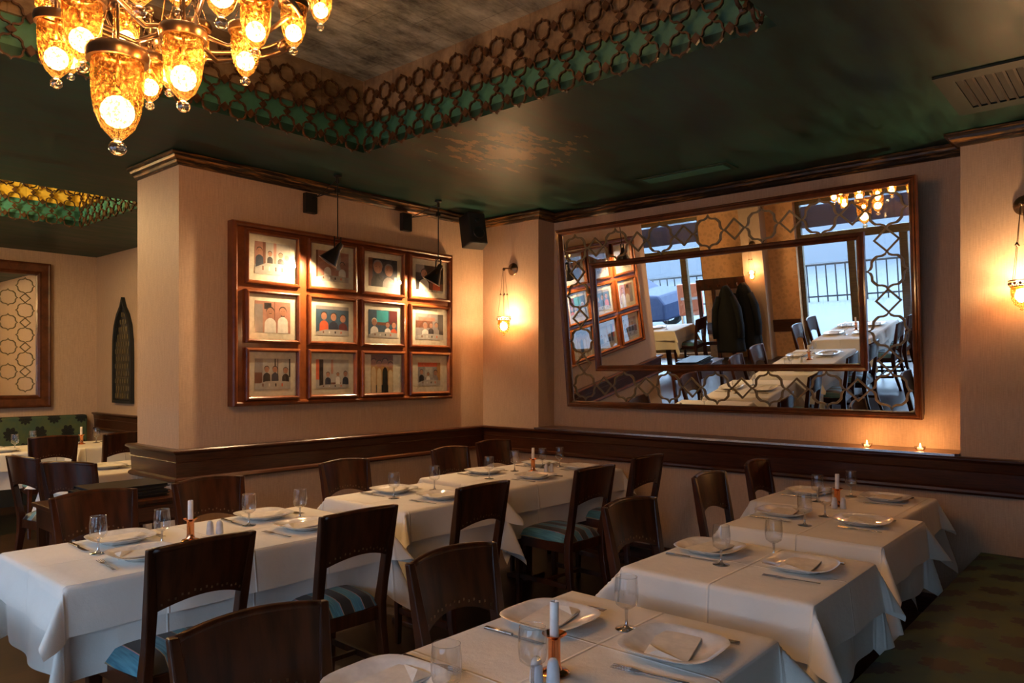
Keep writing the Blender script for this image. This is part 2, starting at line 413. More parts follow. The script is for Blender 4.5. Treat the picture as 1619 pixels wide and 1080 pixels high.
# ------------------------------------------------------------------ shell
ZC = 2.94
struct(MB().box(-2.6, 5.8, -2.4, 10.5, -.1, 0).build('floor', mat=M['floor']))
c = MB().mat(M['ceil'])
CA = (-.62, 3.07, 1.20, 3.96)   # recess over the tables
CB = (-1.0, 2.80, 6.56, 8.11)   # recess in the back room
for x0, x1, y0, y1 in ((CA[1], 5.8, -2.4, 5.6), (-2.6, CA[0], -2.4, 5.6), (CA[0], CA[1], -2.4, CA[2]), (CA[0], CA[1], CA[3], 5.6),
                       (CB[1], 5.8, 5.6, 10.5), (-2.6, CB[0], 5.6, 10.5), (CB[0], CB[1], 5.6, CB[2]), (CB[0], CB[1], CB[3], 10.5)):
    c.box(x0, x1, y0, y1, ZC, ZC + .05)
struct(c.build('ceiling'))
def coffer(i, C, lf, lw):
    x0, x1, y0, y1 = C; z1, z2 = 3.13, 3.40
    t = MB().mat(M['teal']); q = .03
    for bx in ((x0 - q, x0, y0 - q, y1 + q), (x1, x1 + q, y0 - q, y1 + q), (x0, x1, y0 - q, y0), (x0, x1, y1, y1 + q)): t.box(*bx, ZC + .05, z1)
    struct(t.build('trim_%d' % i))
    t = MB().mat(lw); e = .02
    for bx in ((x0 - q, x0 + e, y0 - q, y1 + q), (x1 - e, x1 + q, y0 - q, y1 + q), (x0 + e, x1 - e, y0 - q, y0 + e), (x0 + e, x1 - e, y1 - e, y1 + q)): t.box(*bx, z1, z2)
    struct(t.build('trim_%d' % (i + 1)))
    struct(MB().mat(lf).box(x0 - q, x1 + q, y0 - q, y1 + q, z2, z2 + .05).build('trim_%d' % (i + 2)))
coffer(1, CA, M['leaf'], M['leafwall']); coffer(4, CB, M['goldleaf'], M['goldleaf'])

QF = [(0, 1.04), (.09, .88), (.26, .80), (.52, .78), (.66, .66), (.78, .52), (.80, .26), (.88, .09)]
def qpts(cx, cy, rx, ry, k=1.0):
    q = []
    for s in range(4):
        a = -s * PI / 2
        for x, y in QF:
            X = x * math.cos(a) - y * math.sin(a); Y = x * math.sin(a) + y * math.cos(a)
            q.append((cx + X * rx * k, cy + Y * ry * k))
    return q
def quat(mb, cx, cy, r, w, a, b, ax):
    mb.ring(qpts(cx, cy, r, r), qpts(cx, cy, r - w, r - w), a, b, ax)
def diam(mb, cx, cy, r, a, b, ax, w=None):
    p = [(cx + r, cy), (cx, cy + r), (cx - r, cy), (cx, cy - r)]
    if w: mb.ring(p, [(cx + (x - cx) * (1 - w / r), cy + (y - cy) * (1 - w / r)) for x, y in p], a, b, ax)
    else: mb.prism(p, a, b, ax)
def lattice(u0, u1, zb, rows, t0, t1, ax, label):
    n = round((u1 - u0) / .158); sp = (u1 - u0) / n; sz = .15; r = .062
    mb = MB().mat(M['fret'])
    for i in range(n):
        for k in range(rows):
            cu, cz = u0 + sp * (i + .5), zb + r + .005 + k * sz
            quat(mb, cu, cz, r, .0095, t0, t1, ax)
            if i < n - 1: diam(mb, cu + sp / 2, cz, (sp - 2 * r) / 2 + .010, t0, t1, ax)
            if k < rows - 1: diam(mb, cu, cz + sz / 2, (sz - 2 * r) / 2 + .010, t0, t1, ax)
    return tag(mb.build('fretwork_panel'), label, 'fretwork', 'carved fretwork around the ceiling recesses')
tk = .014
lattice(CA[2] + .03, CA[3] - .03, 2.905, 3, CA[1] - .05, CA[1] - .05 + tk, 'x', 'dark carved fretwork along the right edge of the tarnished ceiling recess, facing the chandelier')
lattice(CA[0] + .03, CA[1] - .05, 2.905, 3, CA[3] - .05, CA[3] - .05 + tk, 'y', 'dark carved fretwork along the back edge of the tarnished ceiling recess behind the chandelier')
lattice(CA[2] + .03, CA[3] - .03, 2.905, 3, CA[0] + .03, CA[0] + .03 + tk, 'x', 'dark carved fretwork on the window side of the tarnished ceiling recess')
lattice(CA[0] + .04, CA[1] - .04, 2.905, 3, CA[2] + .03, CA[2] + .03 + tk, 'y', 'dark carved fretwork on the near edge of the tarnished ceiling recess')
lattice(CB[2] + .03, CB[3] - .03, 2.905, 3, CB[1] - .05, CB[1] - .05 + tk, 'x', 'dark fretwork along the right edge of the yellow gold ceiling recess')
lattice(CB[0] + .03, CB[1] - .05, 2.905, 3, CB[3] - .05, CB[3] - .05 + tk, 'y', 'dark fretwork along the far edge of the yellow gold ceiling recess')
lattice(CB[0] + .04, CB[1] - .04, 2.905, 3, CB[2] + .03, CB[2] + .03 + tk, 'y', 'dark fretwork silhouetted along the near edge of the yellow gold ceiling recess')

P = M['paper']; TOP = 2.94
struct(MB().mat(P).box(2.27, 5.8, 4.88, 5.52, 0, TOP).build('wall_back'))
struct(MB().mat(P).box(5.2, 5.8, 4.2, 4.88, 0, TOP).box(5.43, 5.8, .91, 4.2, 0, TOP).box(5.2, 5.43, .91, 4.2, 0, .98)
       .box(5.2, 5.8, -2.4, .91, 0, TOP).build('wall_right'))
struct(MB().mat(P).box(3.68, 3.9, 5.52, 10.16, 0, TOP).build('wall_side'))
struct(MB().mat(P).box(-2.6, 3.9, 10.16, 10.4, 0, TOP).build('wall_far'))
struct(MB().mat(P).box(-2.6, 5.8, -2.4, -2.2, 0, TOP).build('wall_near'))
wl = MB().mat(M['paper2']); ys = [-2.2] + [y for ab in sorted(WIN) for y in ab] + [10.16]
for i in range(0, len(ys), 2): wl.box(XW - .3, XW, ys[i], ys[i + 1], 0, TOP)
for a_, b_ in WIN: wl.box(XW - .3, XW, a_, b_, 2.62, TOP).box(XW - .3, XW, a_, b_, 0, .08)
struct(wl.build('wall_left'))
struct(MB().mat(M['rail']).box(XW, XW + .05, 4.62, 6.35, .45, .66).build('trim_7'))
struct(MB().mat(P).box(XW, XW + .25, 5.1, 5.46, 0, TOP).build('trim_8'))

# crown and dado rail
path_c = [(2.27, 5.52), (2.27, 4.88), (5.2, 4.88), (5.2, 4.2), (5.43, 4.2), (5.43, .91), (5.2, .91), (5.2, -2.2)]
struct(MB().mat(M['crown']).sweep(path_c, [(0, 2.935), (.075, 2.935), (.075, 2.92), (.055, 2.915), (.05, 2.90), (.03, 2.89), (.022, 2.875), (.012, 2.862), (0, 2.862)]).build('trim_9'))
path_r = [(3.68, 10.16), (3.68, 5.52), (2.27, 5.52), (2.27, 4.88), (5.2, 4.88), (5.2, -2.2)]
rp = [(0, .985), (.055, .985), (.062, .978), (.062, .968), (.05, .960), (.04, .95), (.034, .905), (.038, .90), (.034, .895), (.03, .80), (.045, .79), (.048, .775), (.038, .762), (0, .755)]
struct(MB().mat(M['rail']).sweep(path_r, rp).build('trim_10'))
struct(MB().mat(M['rail']).box(5.17, 5.43, .912, 4.198, .981, 1.0).build('trim_11'))
struct(MB().mat(M['chrome']).box(5.136, 5.158, .93, 4.2, .986, 1.0).build('trim_12'))
path_b = path_r[1:]
struct(MB().mat(M['rail']).sweep(path_b, [(0, .12), (.015, .12), (.02, .10), (.02, 0), (0, 0)]).build('baseboard_right'))

# ------------------------------------------------------------------ windows
wi = 1
for a_, b_ in WIN:
    fr = MB().mat(M['winframe']); xm = XW - .15
    z0, zt, z3 = .08, 1.93, 2.62; t = .07
    n = 2 if b_ - a_ < 1.6 else 3 if b_ - a_ < 2.6 else 3
    # outer
    fr.box(xm - .04, xm + .04, a_, a_ + t, z0, z3).box(xm - .04, xm + .04, b_ - t, b_, z0, z3)
    fr.box(xm - .04, xm + .04, a_ + t, b_ - t, z3 - t, z3).box(xm - .04, xm + .04, a_ + t, b_ - t, z0, z0 + .12)
    fr.box(xm - .05, xm + .05, a_ + t, b_ - t, zt, zt + .13)
    cuts = [a_ + t + (b_ - a_ - 2 * t) * k / n for k in range(1, n)]
    if a_ > 6: cuts = [6.78]
    for cy in cuts: fr.box(xm - .045, xm + .045, cy - .06, cy + .06, z0 + .12, zt)
    fo = struct(fr.build('window_%d' % wi, bevel=.006)); wi += 1
    struct(MB().mat(M['pane']).box(xm - .004, xm + .004, a_ + t, b_ - t, z0 + .12, zt).box(xm - .004, xm + .004, a_ + t, b_ - t, zt + .13, z3 - t).build('window_pane', fo))
    tag(MB().mat(M['blind']).box(xm - .09, xm - .075, a_ + .05, b_ - .05, 2.16, 2.52).build('roller_blind'), 'slate blue blind drawn across the transom of the %s window seen in the mirror' % {0: 'left', 1: 'right', 2: 'street'}[WIN.index((a_, b_))], 'blind')

# ------------------------------------------------------------------ street outside
tag(MB().mat(M['asphalt']).box(-26, XW - .31, -24, 40, -.25, -.1).build('street_paving'), 'pale grey street and pavement beyond the windows', 'street', kind='structure')
fb = thing('street_building', 'pale stone building across the street, reflected in the mirror', 'building', (-22, 9, -.1))
f1 = MB().mat(M['facade']).box(-1, 1, -30, 34, 0, 5.6).box(1, 1.15, -30, 34, 1.9, 2.1).box(1, 1.1, -30, 34, 5.3, 5.6).build('facade', fb)
for k in range(14):
    y = -28 + k * 4.4
    wf = MB().mat(M['white']).box(1, 1.06, y - .12, y + 2.12, 2.4, 4.92).build('building_window', fb)
    MB().mat(M['facade2']).box(1.06, 1.08, y, y + .95, 2.5, 4.8).box(1.06, 1.08, y + 1.05, y + 2, 2.5, 4.8).build('pane', wf)
rl = MB().mat(M['black']).box(-.02, .02, -14, 20, .95, 1.0).box(-.02, .02, -14, 20, .12, .16)
for k in range(140): rl.box(-.01, .01, -14 + k * .243, -14 + k * .243 + .03, 0, .98)
tag(rl.build('iron_railing', loc=(-9.5, 4, -.1)), 'dark iron railing along the street behind the windows in the mirror', 'railing')
cr = thing('parked_car', 'dark blue hatchback parked outside the left window, reflected in the mirror', 'car', (-6.0, 10.9, -.1), PI / 2)
side = [(-2.0, .35), (-2.02, .75), (-1.85, .98), (-1.0, 1.05), (-.45, 1.42), (.9, 1.46), (1.65, 1.12), (1.95, .95), (2.0, .35)]
MB().mat(M['carpaint']).prism(side, -.85, .85, 'y').build('body', cr, bevel=.06)
MB().mat(M['facade2']).prism([(-.85, 1.06), (-.42, 1.37), (.1, 1.39), (.1, 1.06)], -.86, .86, 'y').prism([(.18, 1.06), (.18, 1.39), (.85, 1.40), (1.4, 1.10)], -.86, .86, 'y').build('window', cr)
for sx in (-1.25, 1.3):
    for sy in (-.8, .8):
        wb = MB().mat(M['tyre']).lathe([(.20, -.1), (.31, -.1), (.33, -.06), (.33, .06), (.31, .1), (.20, .1)], 24, (sx, sy, .33), 'y', closed=True).build('wheel', cr, smooth=True, angle=.7)
        MB().mat(M['chrome']).lathe([(.01, -.09), (.2, -.09), (.2, .09), (.01, .09)], 12, (sx, sy, .33), 'y').build('rim', wb)
for sy in (-1, 1): MB().mat(M['redlens']).box(1.9, 1.99, sy * .6 - .12, sy * .6 + .12, .82, 1.0).build('tail_light', cr, bevel=.02)
sg = thing('orange_sign', 'orange sign board standing on the pavement outside the left window', 'sign', (-4.3, 7.75, -.25))
MB().mat(M['orange']).box(-.05, .05, -.28, .28, .75, 1.45).build('sign_board', sg, bevel=.02)
MB().mat(M['white']).box(.05, .055, -.2, .2, 1.1, 1.16).build('white_stripe', sg)
MB().mat(M['steel']).box(-.03, .03, -.25, -.21, 0, .75).box(-.03, .03, .21, .25, 0, .75).build('sign_leg', sg)

# ------------------------------------------------------------------ big tilted mirror
TL = math.radians(6.6)
mr = thing('wall_mirror', 'large tilted wall mirror with bronze fretwork border and mahogany frame above the wall ledge', 'mirror', (5.385, 2.57, 1.19), rot=(0, -TL, 0))
# local: x into wall (front is -x), y along wall, z up the glass
HW, HH = 1.42, 1.555
def rect_frame(mb, y0, y1, z0, z1, prof):
    """prof: list of (inset, x) from the outer edge inwards"""
    rows = [[mb.av((x, Y, Z)) for Y, Z in ((y0 + i, z0 + i), (y1 - i, z0 + i), (y1 - i, z1 - i), (y0 + i, z1 - i))] for i, x in prof]
    for a, b_ in zip(rows, rows[1:]):
        for k in range(4): mb.af(a[k], a[(k + 1) % 4], b_[(k + 1) % 4], b_[k])
    return mb
rect_frame(MB().mat(M['frame2']), -HW, HW, 0, HH, [(0, .02), (0, -.035), (.006, -.042), (.014, -.038), (.022, -.046), (.034, -.04), (.045, -.022), (.05, .0)]).build('mirror_frame', mr)
MB().mat(M['mirror']).box(-.003, .003, -HW + .04, HW - .04, .04, HH - .04).build('mirror_glass', mr)
MB().mat(M['black']).box(.004, .018, -HW + .005, HW - .005, .005, HH - .005).build('backboard', mr)
rect_frame(MB().mat(M['frame2']), -1.10, 1.10, .315, HH - .315, [(0, -.004), (0, -.02), (.008, -.028), (.022, -.024), (.034, -.03), (.046, -.022), (.05, -.004)]).build('inner_frame', mr)
fw = MB().mat(M['olive']); cy0, cy1, cz0, cz1 = -HW + .185, HW - .185, .185, HH - .185
nY, nZ = 6, 3
def fq(y, z): quat(fw, y, z, .128, .016, -.012, -.004, 'x')
def fd(y, z): diam(fw, y, z, .082, -.012, -.004, 'x', .015)
for i in range(nY + 1):
    y = cy0 + (cy1 - cy0) * i / nY
    for z in (cz0, cz1):
        fq(y, z)
        if i < nY: fd(y + (cy1 - cy0) / nY / 2, z)
for k in range(nZ):
    for y in (cy0, cy1):
        z = cz0 + (cz1 - cz0) * k / nZ
        if k: fq(y, z)
        fd(y, z + (cz1 - cz0) / nZ / 2)
fw.build('bronze_fretwork', mr)

# back room mirror
m2 = thing('wall_mirror', 'dark framed mirror with curved fretwork above the green banquette in the back room', 'mirror', (2.02, 10.13, 1.07), rot=(0, 0, 0))
fr = MB().mat(M['frame2'])
def rect_frame_y(mb, x0, x1, z0, z1, prof):
    rows = [[mb.av((X, y, Z)) for X, Z in ((x0 + i, z0 + i), (x1 - i, z0 + i), (x1 - i, z1 - i), (x0 + i, z1 - i))] for i, y in prof]
    for a, b_ in zip(rows, rows[1:]):
        for k in range(4): mb.af(a[k], a[(k + 1) % 4], b_[(k + 1) % 4], b_[k])
    return mb
rect_frame_y(fr, -1.12, 1.12, 0, 1.72, [(0, .02), (0, -.05), (.015, -.06), (.03, -.05), (.1, -.045), (.12, -.055), (.14, -.04), (.15, 0)]).build('mirror_frame', m2)
MB().mat(M['mirror']).box(-1.0, 1.0, -.003, .003, .12, 1.6).build('mirror_glass', m2)
fw = MB().mat(M['olive'])
for k in range(5):
    z = .28 + k * .29
    for s_ in (1,):
        quat(fw, s_ * .86, z, .1, .012, -.012, -.004, 'y')
        if k < 4: diam(fw, s_ * .86, z + .145, .06, -.012, -.004, 'y', .012)
        if k < 4: quat(fw, s_ * .685, z + .145, .1, .012, -.012, -.004, 'y')
fw.build('bronze_fretwork', m2)

# carved lattice ornament on the side wall
an = MB().mat(M['matblack'])
H = 1.26; W2 = .27
out = [(-W2, 0), (W2, 0), (W2, .55), (W2 * .97, .75), (W2 * .82, .93), (W2 * .55, 1.06), (W2 * .22, 1.15), (0, H), (-W2 * .22, 1.15), (-W2 * .55, 1.06), (-W2 * .82, .93), (-W2 * .97, .75), (-W2, .55)]
inn = [(x * .86, .035 + z * .93) for x, z in out]
ao = thing('carved_panel', 'black pointed-arch carved lattice panel hanging on the side wall behind the column', 'wall decoration', (3.665, 9.3, 1.12))
MB().mat(M['matblack']).ring(out, inn, -.03, .012, 'x').build('arch_frame', ao)
MB().mat(M['black']).prism([(x * .99, .005 + z * .985) for x, z in out], 0, .01, 'x').build('backboard', ao)
st = MB().mat(M['olive'])
for r_ in range(12):
    for q in range(-3, 4):
        y = q * .07 + (.035 if r_ % 2 else 0); z = .09 + r_ * .088
        if abs(y) < W2 * .78 * (1 if z < .75 else max(0, (1.15 - z) / .4)): st.box(-.012, -.002, y - .011, y + .011, z - .028, z + .024)
for q in range(-6, 7): st.box(-.006, -.0015, q * .035 - .004, q * .035 + .004, .05, 1.0 - abs(q) * .045)
st.box(-.006, -.0015, -.215, .215, .30, .306).build('carved_fretwork', ao)

# ------------------------------------------------------------------ big photo frame
pf = thing('photo_frame', 'large mahogany frame holding twelve matted group photographs on the tan wall', 'picture frame', (3.665, 4.88, 1.255))
FW, FH = 1.055, 1.29
rect_frame_y(MB().mat(M['frame']), -FW, FW, 0, FH, [(0, 0), (0, -.07), (.008, -.082), (.02, -.086), (.032, -.078), (.038, -.062)]).build('outer_moulding', pf)
MB().mat(M['frame']).box(-FW + .03, FW - .03, -.062, -.02, .03, FH - .03).build('backing_panel', pf)
SK = (.40, .20, .13)
def col(name, c):
    k = 'ph_' + name
    if k not in M: M[k] = plain('photo_print_' + name, c, .35)
    return M[k]
col('skin', SK); col('navy', (.03, .04, .07)); col('white', (.7, .68, .64)); col('hair', (.05, .035, .03)); col('red', (.6, .12, .05)); col('black', (.02, .018, .02))
col('pink', (.40, .20, .15)); col('bright', (.42, .40, .37)); col('blue', (.05, .10, .16)); col('teal', (.05, .38, .45)); col('brown', (.18, .07, .04)); col('cream', (.62, .5, .32)); col('grey', (.28, .26, .26)); col('maroon', (.14, .03, .03)); col('amber', (.45, .26, .1))
# each photo: background, extra patches (colour, x0,x1,z0,z1) in 0..1, people (x, head height, size, clothes, hair), table height
PH = [
 ('bright', [('pink', 0, .25, .3, 1), ('brown', .22, .3, .3, 1), ('pink', .52, .6, .3, 1)], [(.13, .72, .16, 'navy', 'hair'), (.42, .66, .12, 'black', 'hair'), (.72, .64, .13, 'black', 'hair'), (.9, .58, .13, 'grey', 'grey')], .32, 'five guests round a white table', 1),
 ('pink', [('brown', 0, .06, 0, 1), ('bright', .6, .75, .4, 1)], [(.35, .6, .16, 'white', 'hair'), (.8, .58, .17, 'white', 'hair')], .18, 'two people in white shirts at a table', 1),
 ('navy', [('brown', 0, .14, 0, 1), ('teal', .9, 1, .1, .4)], [(.32, .7, .34, 'black', 'grey'), (.7, .62, .32, 'grey', 'grey')], 0, 'two older people close up in dark clothes', 1),
 ('black', [('grey', 0, .3, .7, 1), ('brown', .5, 1, .1, .35)], [(.3, .68, .26, 'white', 'hair'), (.75, .6, .2, 'red', 'hair')], .08, 'person in a white shirt beside another in red', 1),
 ('pink', [('grey', 0, .22, 0, .9), ('black', .26, .46, .75, .95), ('brown', .54, .56, .3, 1)], [(.43, .66, .24, 'white', 'hair'), (.78, .7, .22, 'white', 'hair')], 0, 'two waiters in white shirts, one with a bow tie', 1),
 ('blue', [('grey', 0, 1, .88, 1)], [(.24, .66, .2, 'red', 'hair'), (.53, .64, .2, 'navy', 'hair'), (.82, .6, .2, 'maroon', 'hair')], .18, 'three people in red, navy and maroon jumpers', 1),
 ('blue', [('teal', .28, .68, .55, .98), ('maroon', .72, 1, .5, 1), ('brown', .3, .7, .45, .56)], [(.2, .56, .2, 'white', 'white'), (.66, .48, .16, 'white', 'hair'), (.88, .48, .17, 'red', 'hair')], .18, 'guests in white and red under a teal picture', 1),
 ('grey', [('brown', 0, .6, .45, .72), ('black', .8, 1, 0, 1), ('pink', .1, .7, .72, .86)], [(.34, .54, .18, 'white', 'grey'), (.55, .56, .15, 'black', 'hair'), (.74, .58, .15, 'grey', 'hair')], .2, 'three guests at a table in a brown panelled room', 1),
 ('bright', [('grey', 0, .22, .3, 1), ('brown', 0, .2, .2, .55), ('black', .55, .58, .4, 1), ('black', .63, .65, .4, 1), ('black', .96, 1, .4, 1)], [(.33, .66, .15, 'black', 'hair'), (.56, .66, .15, 'navy', 'hair'), (.86, .62, .15, 'black', 'hair')], .24, 'three people in dark suits before bright windows', 1),
 ('bright', [('red', 0, .1, .3, 1), ('black', .1, .22, 0, 1), ('pink', .45, .52, .5, 1), ('brown', .45, .75, 0, .2)], [(.36, .48, .13, 'navy', 'hair'), (.9, .5, .14, 'navy', 'hair'), (.66, .48, .1, 'white', 'hair')], .12, 'guests at tables in a bright dining room', 1),
 ('amber', [('brown', 0, 1, .85, 1), ('black', 0, 1, 0, .2)], [(.12, .80, .15, 'cream', 'hair'), (.37, .76, .15, 'cream', 'hair'), (.88, .72, .15, 'cream', 'hair'), (.63, .80, .17, 'black', 'black')], 0, 'waiters in cream jackets around a person in black', 0),
 ('grey', [('red', 0, .85, .82, 1), ('amber', .85, 1, .1, 1), ('bright', .3, .65, .35, .8)], [(.16, .6, .16, 'black', 'hair'), (.78, .56, .18, 'grey', 'hair'), (.45, .5, .12, 'white', 'hair')], .22, 'diners at a table under a red wall', 1)]
colx = [-.955, -.44, .045, .555]; cw = .435
GX = [(2.70, 3.135), (3.205, 3.655), (3.70, 4.15), (4.205, 4.68)]
GZ = [(2.115, 2.495), (1.70, 2.075), (1.295, 1.665)]
for i, ph in enumerate(PH):
    r_, c_ = divmod(i, 4)
    x0, x1 = GX[c_][0] - 3.665, GX[c_][1] - 3.665; z0, z1 = GZ[r_][0] - 1.255, GZ[r_][1] - 1.255
    fo = rect_frame_y(MB().mat(M['frame']), x0, x1, z0, z1, [(0, -.062), (0, -.085), (.006, -.094), (.016, -.097), (.024, -.09), (.028, -.078), (.028, -.066)]).build('picture_frame', pf)
    MB().mat(M['mat']).box(x0 + .02, x1 - .02, -.070, -.063, z0 + .02, z1 - .02).build('mat_board', fo)
    mw, mh = (x1 - x0), (z1 - z0)
    if i == 10: px0, px1, pz0, pz1 = x0 + .1, x1 - .12, z0 + .03, z1 - .03
    elif i == 11: px0, px1, pz0, pz1 = x0 + .1, x1 - .11, z0 + .08, z1 - .09
    else: px0, px1, pz0, pz1 = x0 + .075, x1 - .075, z0 + .075, z1 - .075
    pm = MB(); w_, h_ = px1 - px0, pz1 - pz0; lay = [0]
    def flat(pts, c):
        pm.mat(col(c, None) if ('ph_' + c) in M else M['white']); lay[0] += 1; y = -.0712 - lay[0] * .00008
        pm.af(*[pm.av((px0 + min(max(u, 0), 1) * w_, y, pz0 + min(max(v, 0), 1) * h_)) for u, v in pts])
    flat([(0, 0), (1, 0), (1, 1), (0, 1)], ph[0])
    for c, a_, b_, e_, g_ in ph[1]: flat([(a_, e_), (b_, e_), (b_, g_), (a_, g_)], c)
    asp = w_ / h_
    for x, hz, s_, cl, hr in ph[2]:
        s_ = s_ * 1.12; hw = s_ * .50 / asp * 1.15; hh = s_ * .56
        flat([(x - s_ * .62, 0), (x + s_ * .62, 0), (x + s_ * .58, hz - s_ * 1.25), (x + s_ * .45, hz - s_ * .95), (x + s_ * .14, hz - s_ * .70), (x - s_ * .14, hz - s_ * .70), (x - s_ * .45, hz - s_ * .95), (x - s_ * .58, hz - s_ * 1.25)], cl)
        flat([(x + hw * .98 * math.cos(t), hz + .12 * s_ + hh * .98 * math.sin(t)) for t in [PI * 2 * k / 14 for k in range(14)]], hr)
        flat([(x + hw * .9 * math.cos(t), hz - .06 * s_ + hh * math.sin(t)) for t in [PI * 2 * k / 14 for k in range(14)]], 'skin')
        for ex in (-.35, .35): flat([(x + hw * (ex - .1), hz), (x + hw * (ex + .1), hz), (x + hw * (ex + .1), hz + s_ * .05), (x + hw * (ex - .1), hz + s_ * .05)], 'hair')
        if i in (4,) and x < .5: flat([(x - hw * .35, hz - s_ * .2), (x + hw * .35, hz - s_ * .2), (x + hw * .3, hz - s_ * .12), (x - hw * .3, hz - s_ * .12)], 'hair')
        if i == 4 and x > .5: flat([(x - .05, hz - s_ * .68), (x, hz - s_ * .62), (x + .05, hz - s_ * .68), (x + .05, hz - s_ * .52), (x, hz - s_ * .58), (x - .05, hz - s_ * .52)], 'black')
    if ph[3]:
        flat([(0, 0), (1, 0), (1, ph[3]), (.7, ph[3] * 1.15), (.3, ph[3] * 1.1), (0, ph[3] * .6)], 'bright')
        for k in range(4): flat([(.2 + k * .18, ph[3] * .4), (.24 + k * .18, ph[3] * .4), (.24 + k * .18, ph[3] * .8), (.2 + k * .18, ph[3] * .8)], ['brown', 'white', 'black', 'red'][k])
    po = pm.build('photograph', fo); po['label'] = 'photo of ' + ph[4]
    MB().mat(M['pane']).box(x0 + .026, x1 - .026, -.0745, -.0742, z0 + .026, z1 - .026).build('glazing', fo)

# ------------------------------------------------------------------ picture lamps
def picture_lamp(x, y, zc, label, aim, bx):
    t = thing('picture_lamp', label, 'lamp', (x, y, ZC - .004), group='black swivel lamps over the photo frame')
    MB().mat(M['black']).box(bx - .05, bx + .05, 4.88 - y - .05, 4.88 - y - .003, -.24, -.09).build('wall_box', t, bevel=.004)
    MB().mat(M['black']).tube([(bx, 4.88 - y - .04, -.13), (0, 0, -.11)], .004).tube([(bx + .02, 4.88 - y - .05, -.13), (0, 0, -.03)], .003).build('bracket_arm', t)
    MB().mat(M['black']).lathe([(.03, 0), (.03, -.012), (.012, -.02), (.012, -.06)], 16).box(-.015, .015, -.012, .012, -.13, -.1).build('ceiling_mount', t, smooth=True, angle=.6)
    zf = zc - ZC + .10
    MB().mat(M['black']).tube([(0, 0, -.05), (0, 0, zf)], .0045).build('stem', t)
    MB().mat(M['black']).box(-.03, -.026, -.006, .006, zf - .075, zf + .02).box(.026, .03, -.006, .006, zf - .075, zf + .02).box(-.03, .03, -.006, .006, zf, zf + .006).build('yoke', t)
    d = Vector(aim).normalized(); q = d.to_track_quat('Z', 'Y').to_matrix().to_4x4(); q.translation = Vector((0, 0, zf - .07))
    sh = MB().mat(M['black']); sh.T = q
    sh.lathe([(.001, -.05), (.018, -.048), (.024, -.03), (.024, .0), (.034, .02), (.052, .06), (.075, .115), (.078, .12), (.075, .118), (.05, .062), (.03, .022), (.001, .01)], 24, closed=True)
    s_ = sh.build('lamp_shade', t, smooth=True, angle=.9)
    b_ = MB().mat(M['bulb']); b_.T = q; b_.sphere((0, 0, .075), .022, 12); b_.build('bulb', t, smooth=True)
    wp = Vector((x, y, zc + .03)) + d * .085
    l = bpy.data.lights.new('picture_lamp_light', 'SPOT'); l.energy = 55; l.color = (1, .66, .34); l.spot_size = math.radians(155); l.spot_blend = .8; l.shadow_soft_size = .02
    lo = bpy.data.objects.new('picture_lamp_light', l); COL.objects.link(lo); lo.location = wp + d * .012; lo.rotation_euler = d.to_track_quat('-Z', 'Y').to_euler()
picture_lamp(3.29, 4.55, 2.37, 'black swivel lamp hanging before the second photo of the top row', (-.48, .36, -.86), -.03)
picture_lamp(4.33, 4.58, 2.33, 'black swivel lamp hanging before the top right photo', (-.34, .36, -.9), -.12)

# ------------------------------------------------------------------ speaker, vents
sp = thing('loudspeaker', 'black loudspeaker mounted in the corner under the crown moulding', 'loudspeaker', (4.87, 4.68, 2.77), rot=(math.radians(-14), 0, math.radians(-20)))
MB().mat(M['matblack']).prism([(-.085, -.08), (.085, -.08), (.11, .08), (-.11, .08)], -.15, .15, 'z').build('cabinet', sp, bevel=.015)
MB().mat(M['black']).lathe([(.001, -.006), (.05, -.006), (.058, 0)], 20, (0, -.083, -.05), 'y').lathe([(.001, -.006), (.02, -.006), (.025, 0)], 16, (0, -.083, .07), 'y').build('driver', sp)
MB().mat(M['black']).tube([(0, .07, 0), (.05, .15, .02)], .014).build('bracket', sp)
vt = thing('ceiling_vent', 'green slot vent flush in the ceiling above the mirror', 'vent', (4.92, 2.60, ZC))
MB().mat(M['ventgreen']).box(-.1, .1, -.36, .36, -.008, -.001).build('vent_frame', vt, bevel=.002)
MB().mat(M['teal']).box(-.06, .06, -.32, .32, -.012, -.0085).build('vent_flap', vt)
M['ventgreen'] = plain('dark_vent_paint', (.006, .02, .016), .6)
vt = thing('ceiling_vent', 'dark slatted air grille in the ceiling at the upper right', 'vent', (4.45, .42, ZC))
MB().mat(M['ventgreen']).ring([(-.34, -.42), (.34, -.42), (.34, .42), (-.34, .42)], [(-.24, -.34), (.24, -.34), (.24, .34), (-.24, .34)], -.012, -.001, 'z').build('vent_frame', vt)
MB().mat(M['matblack']).box(-.24, .24, -.34, .34, -.003, -.001).build('vent_backing', vt)
sl = MB().mat(M['black'])
for k in range(16): sl.box(-.24, .24, -.33 + k * .042, -.318 + k * .042, -.012, -.0035)
sl.build('slats', vt)

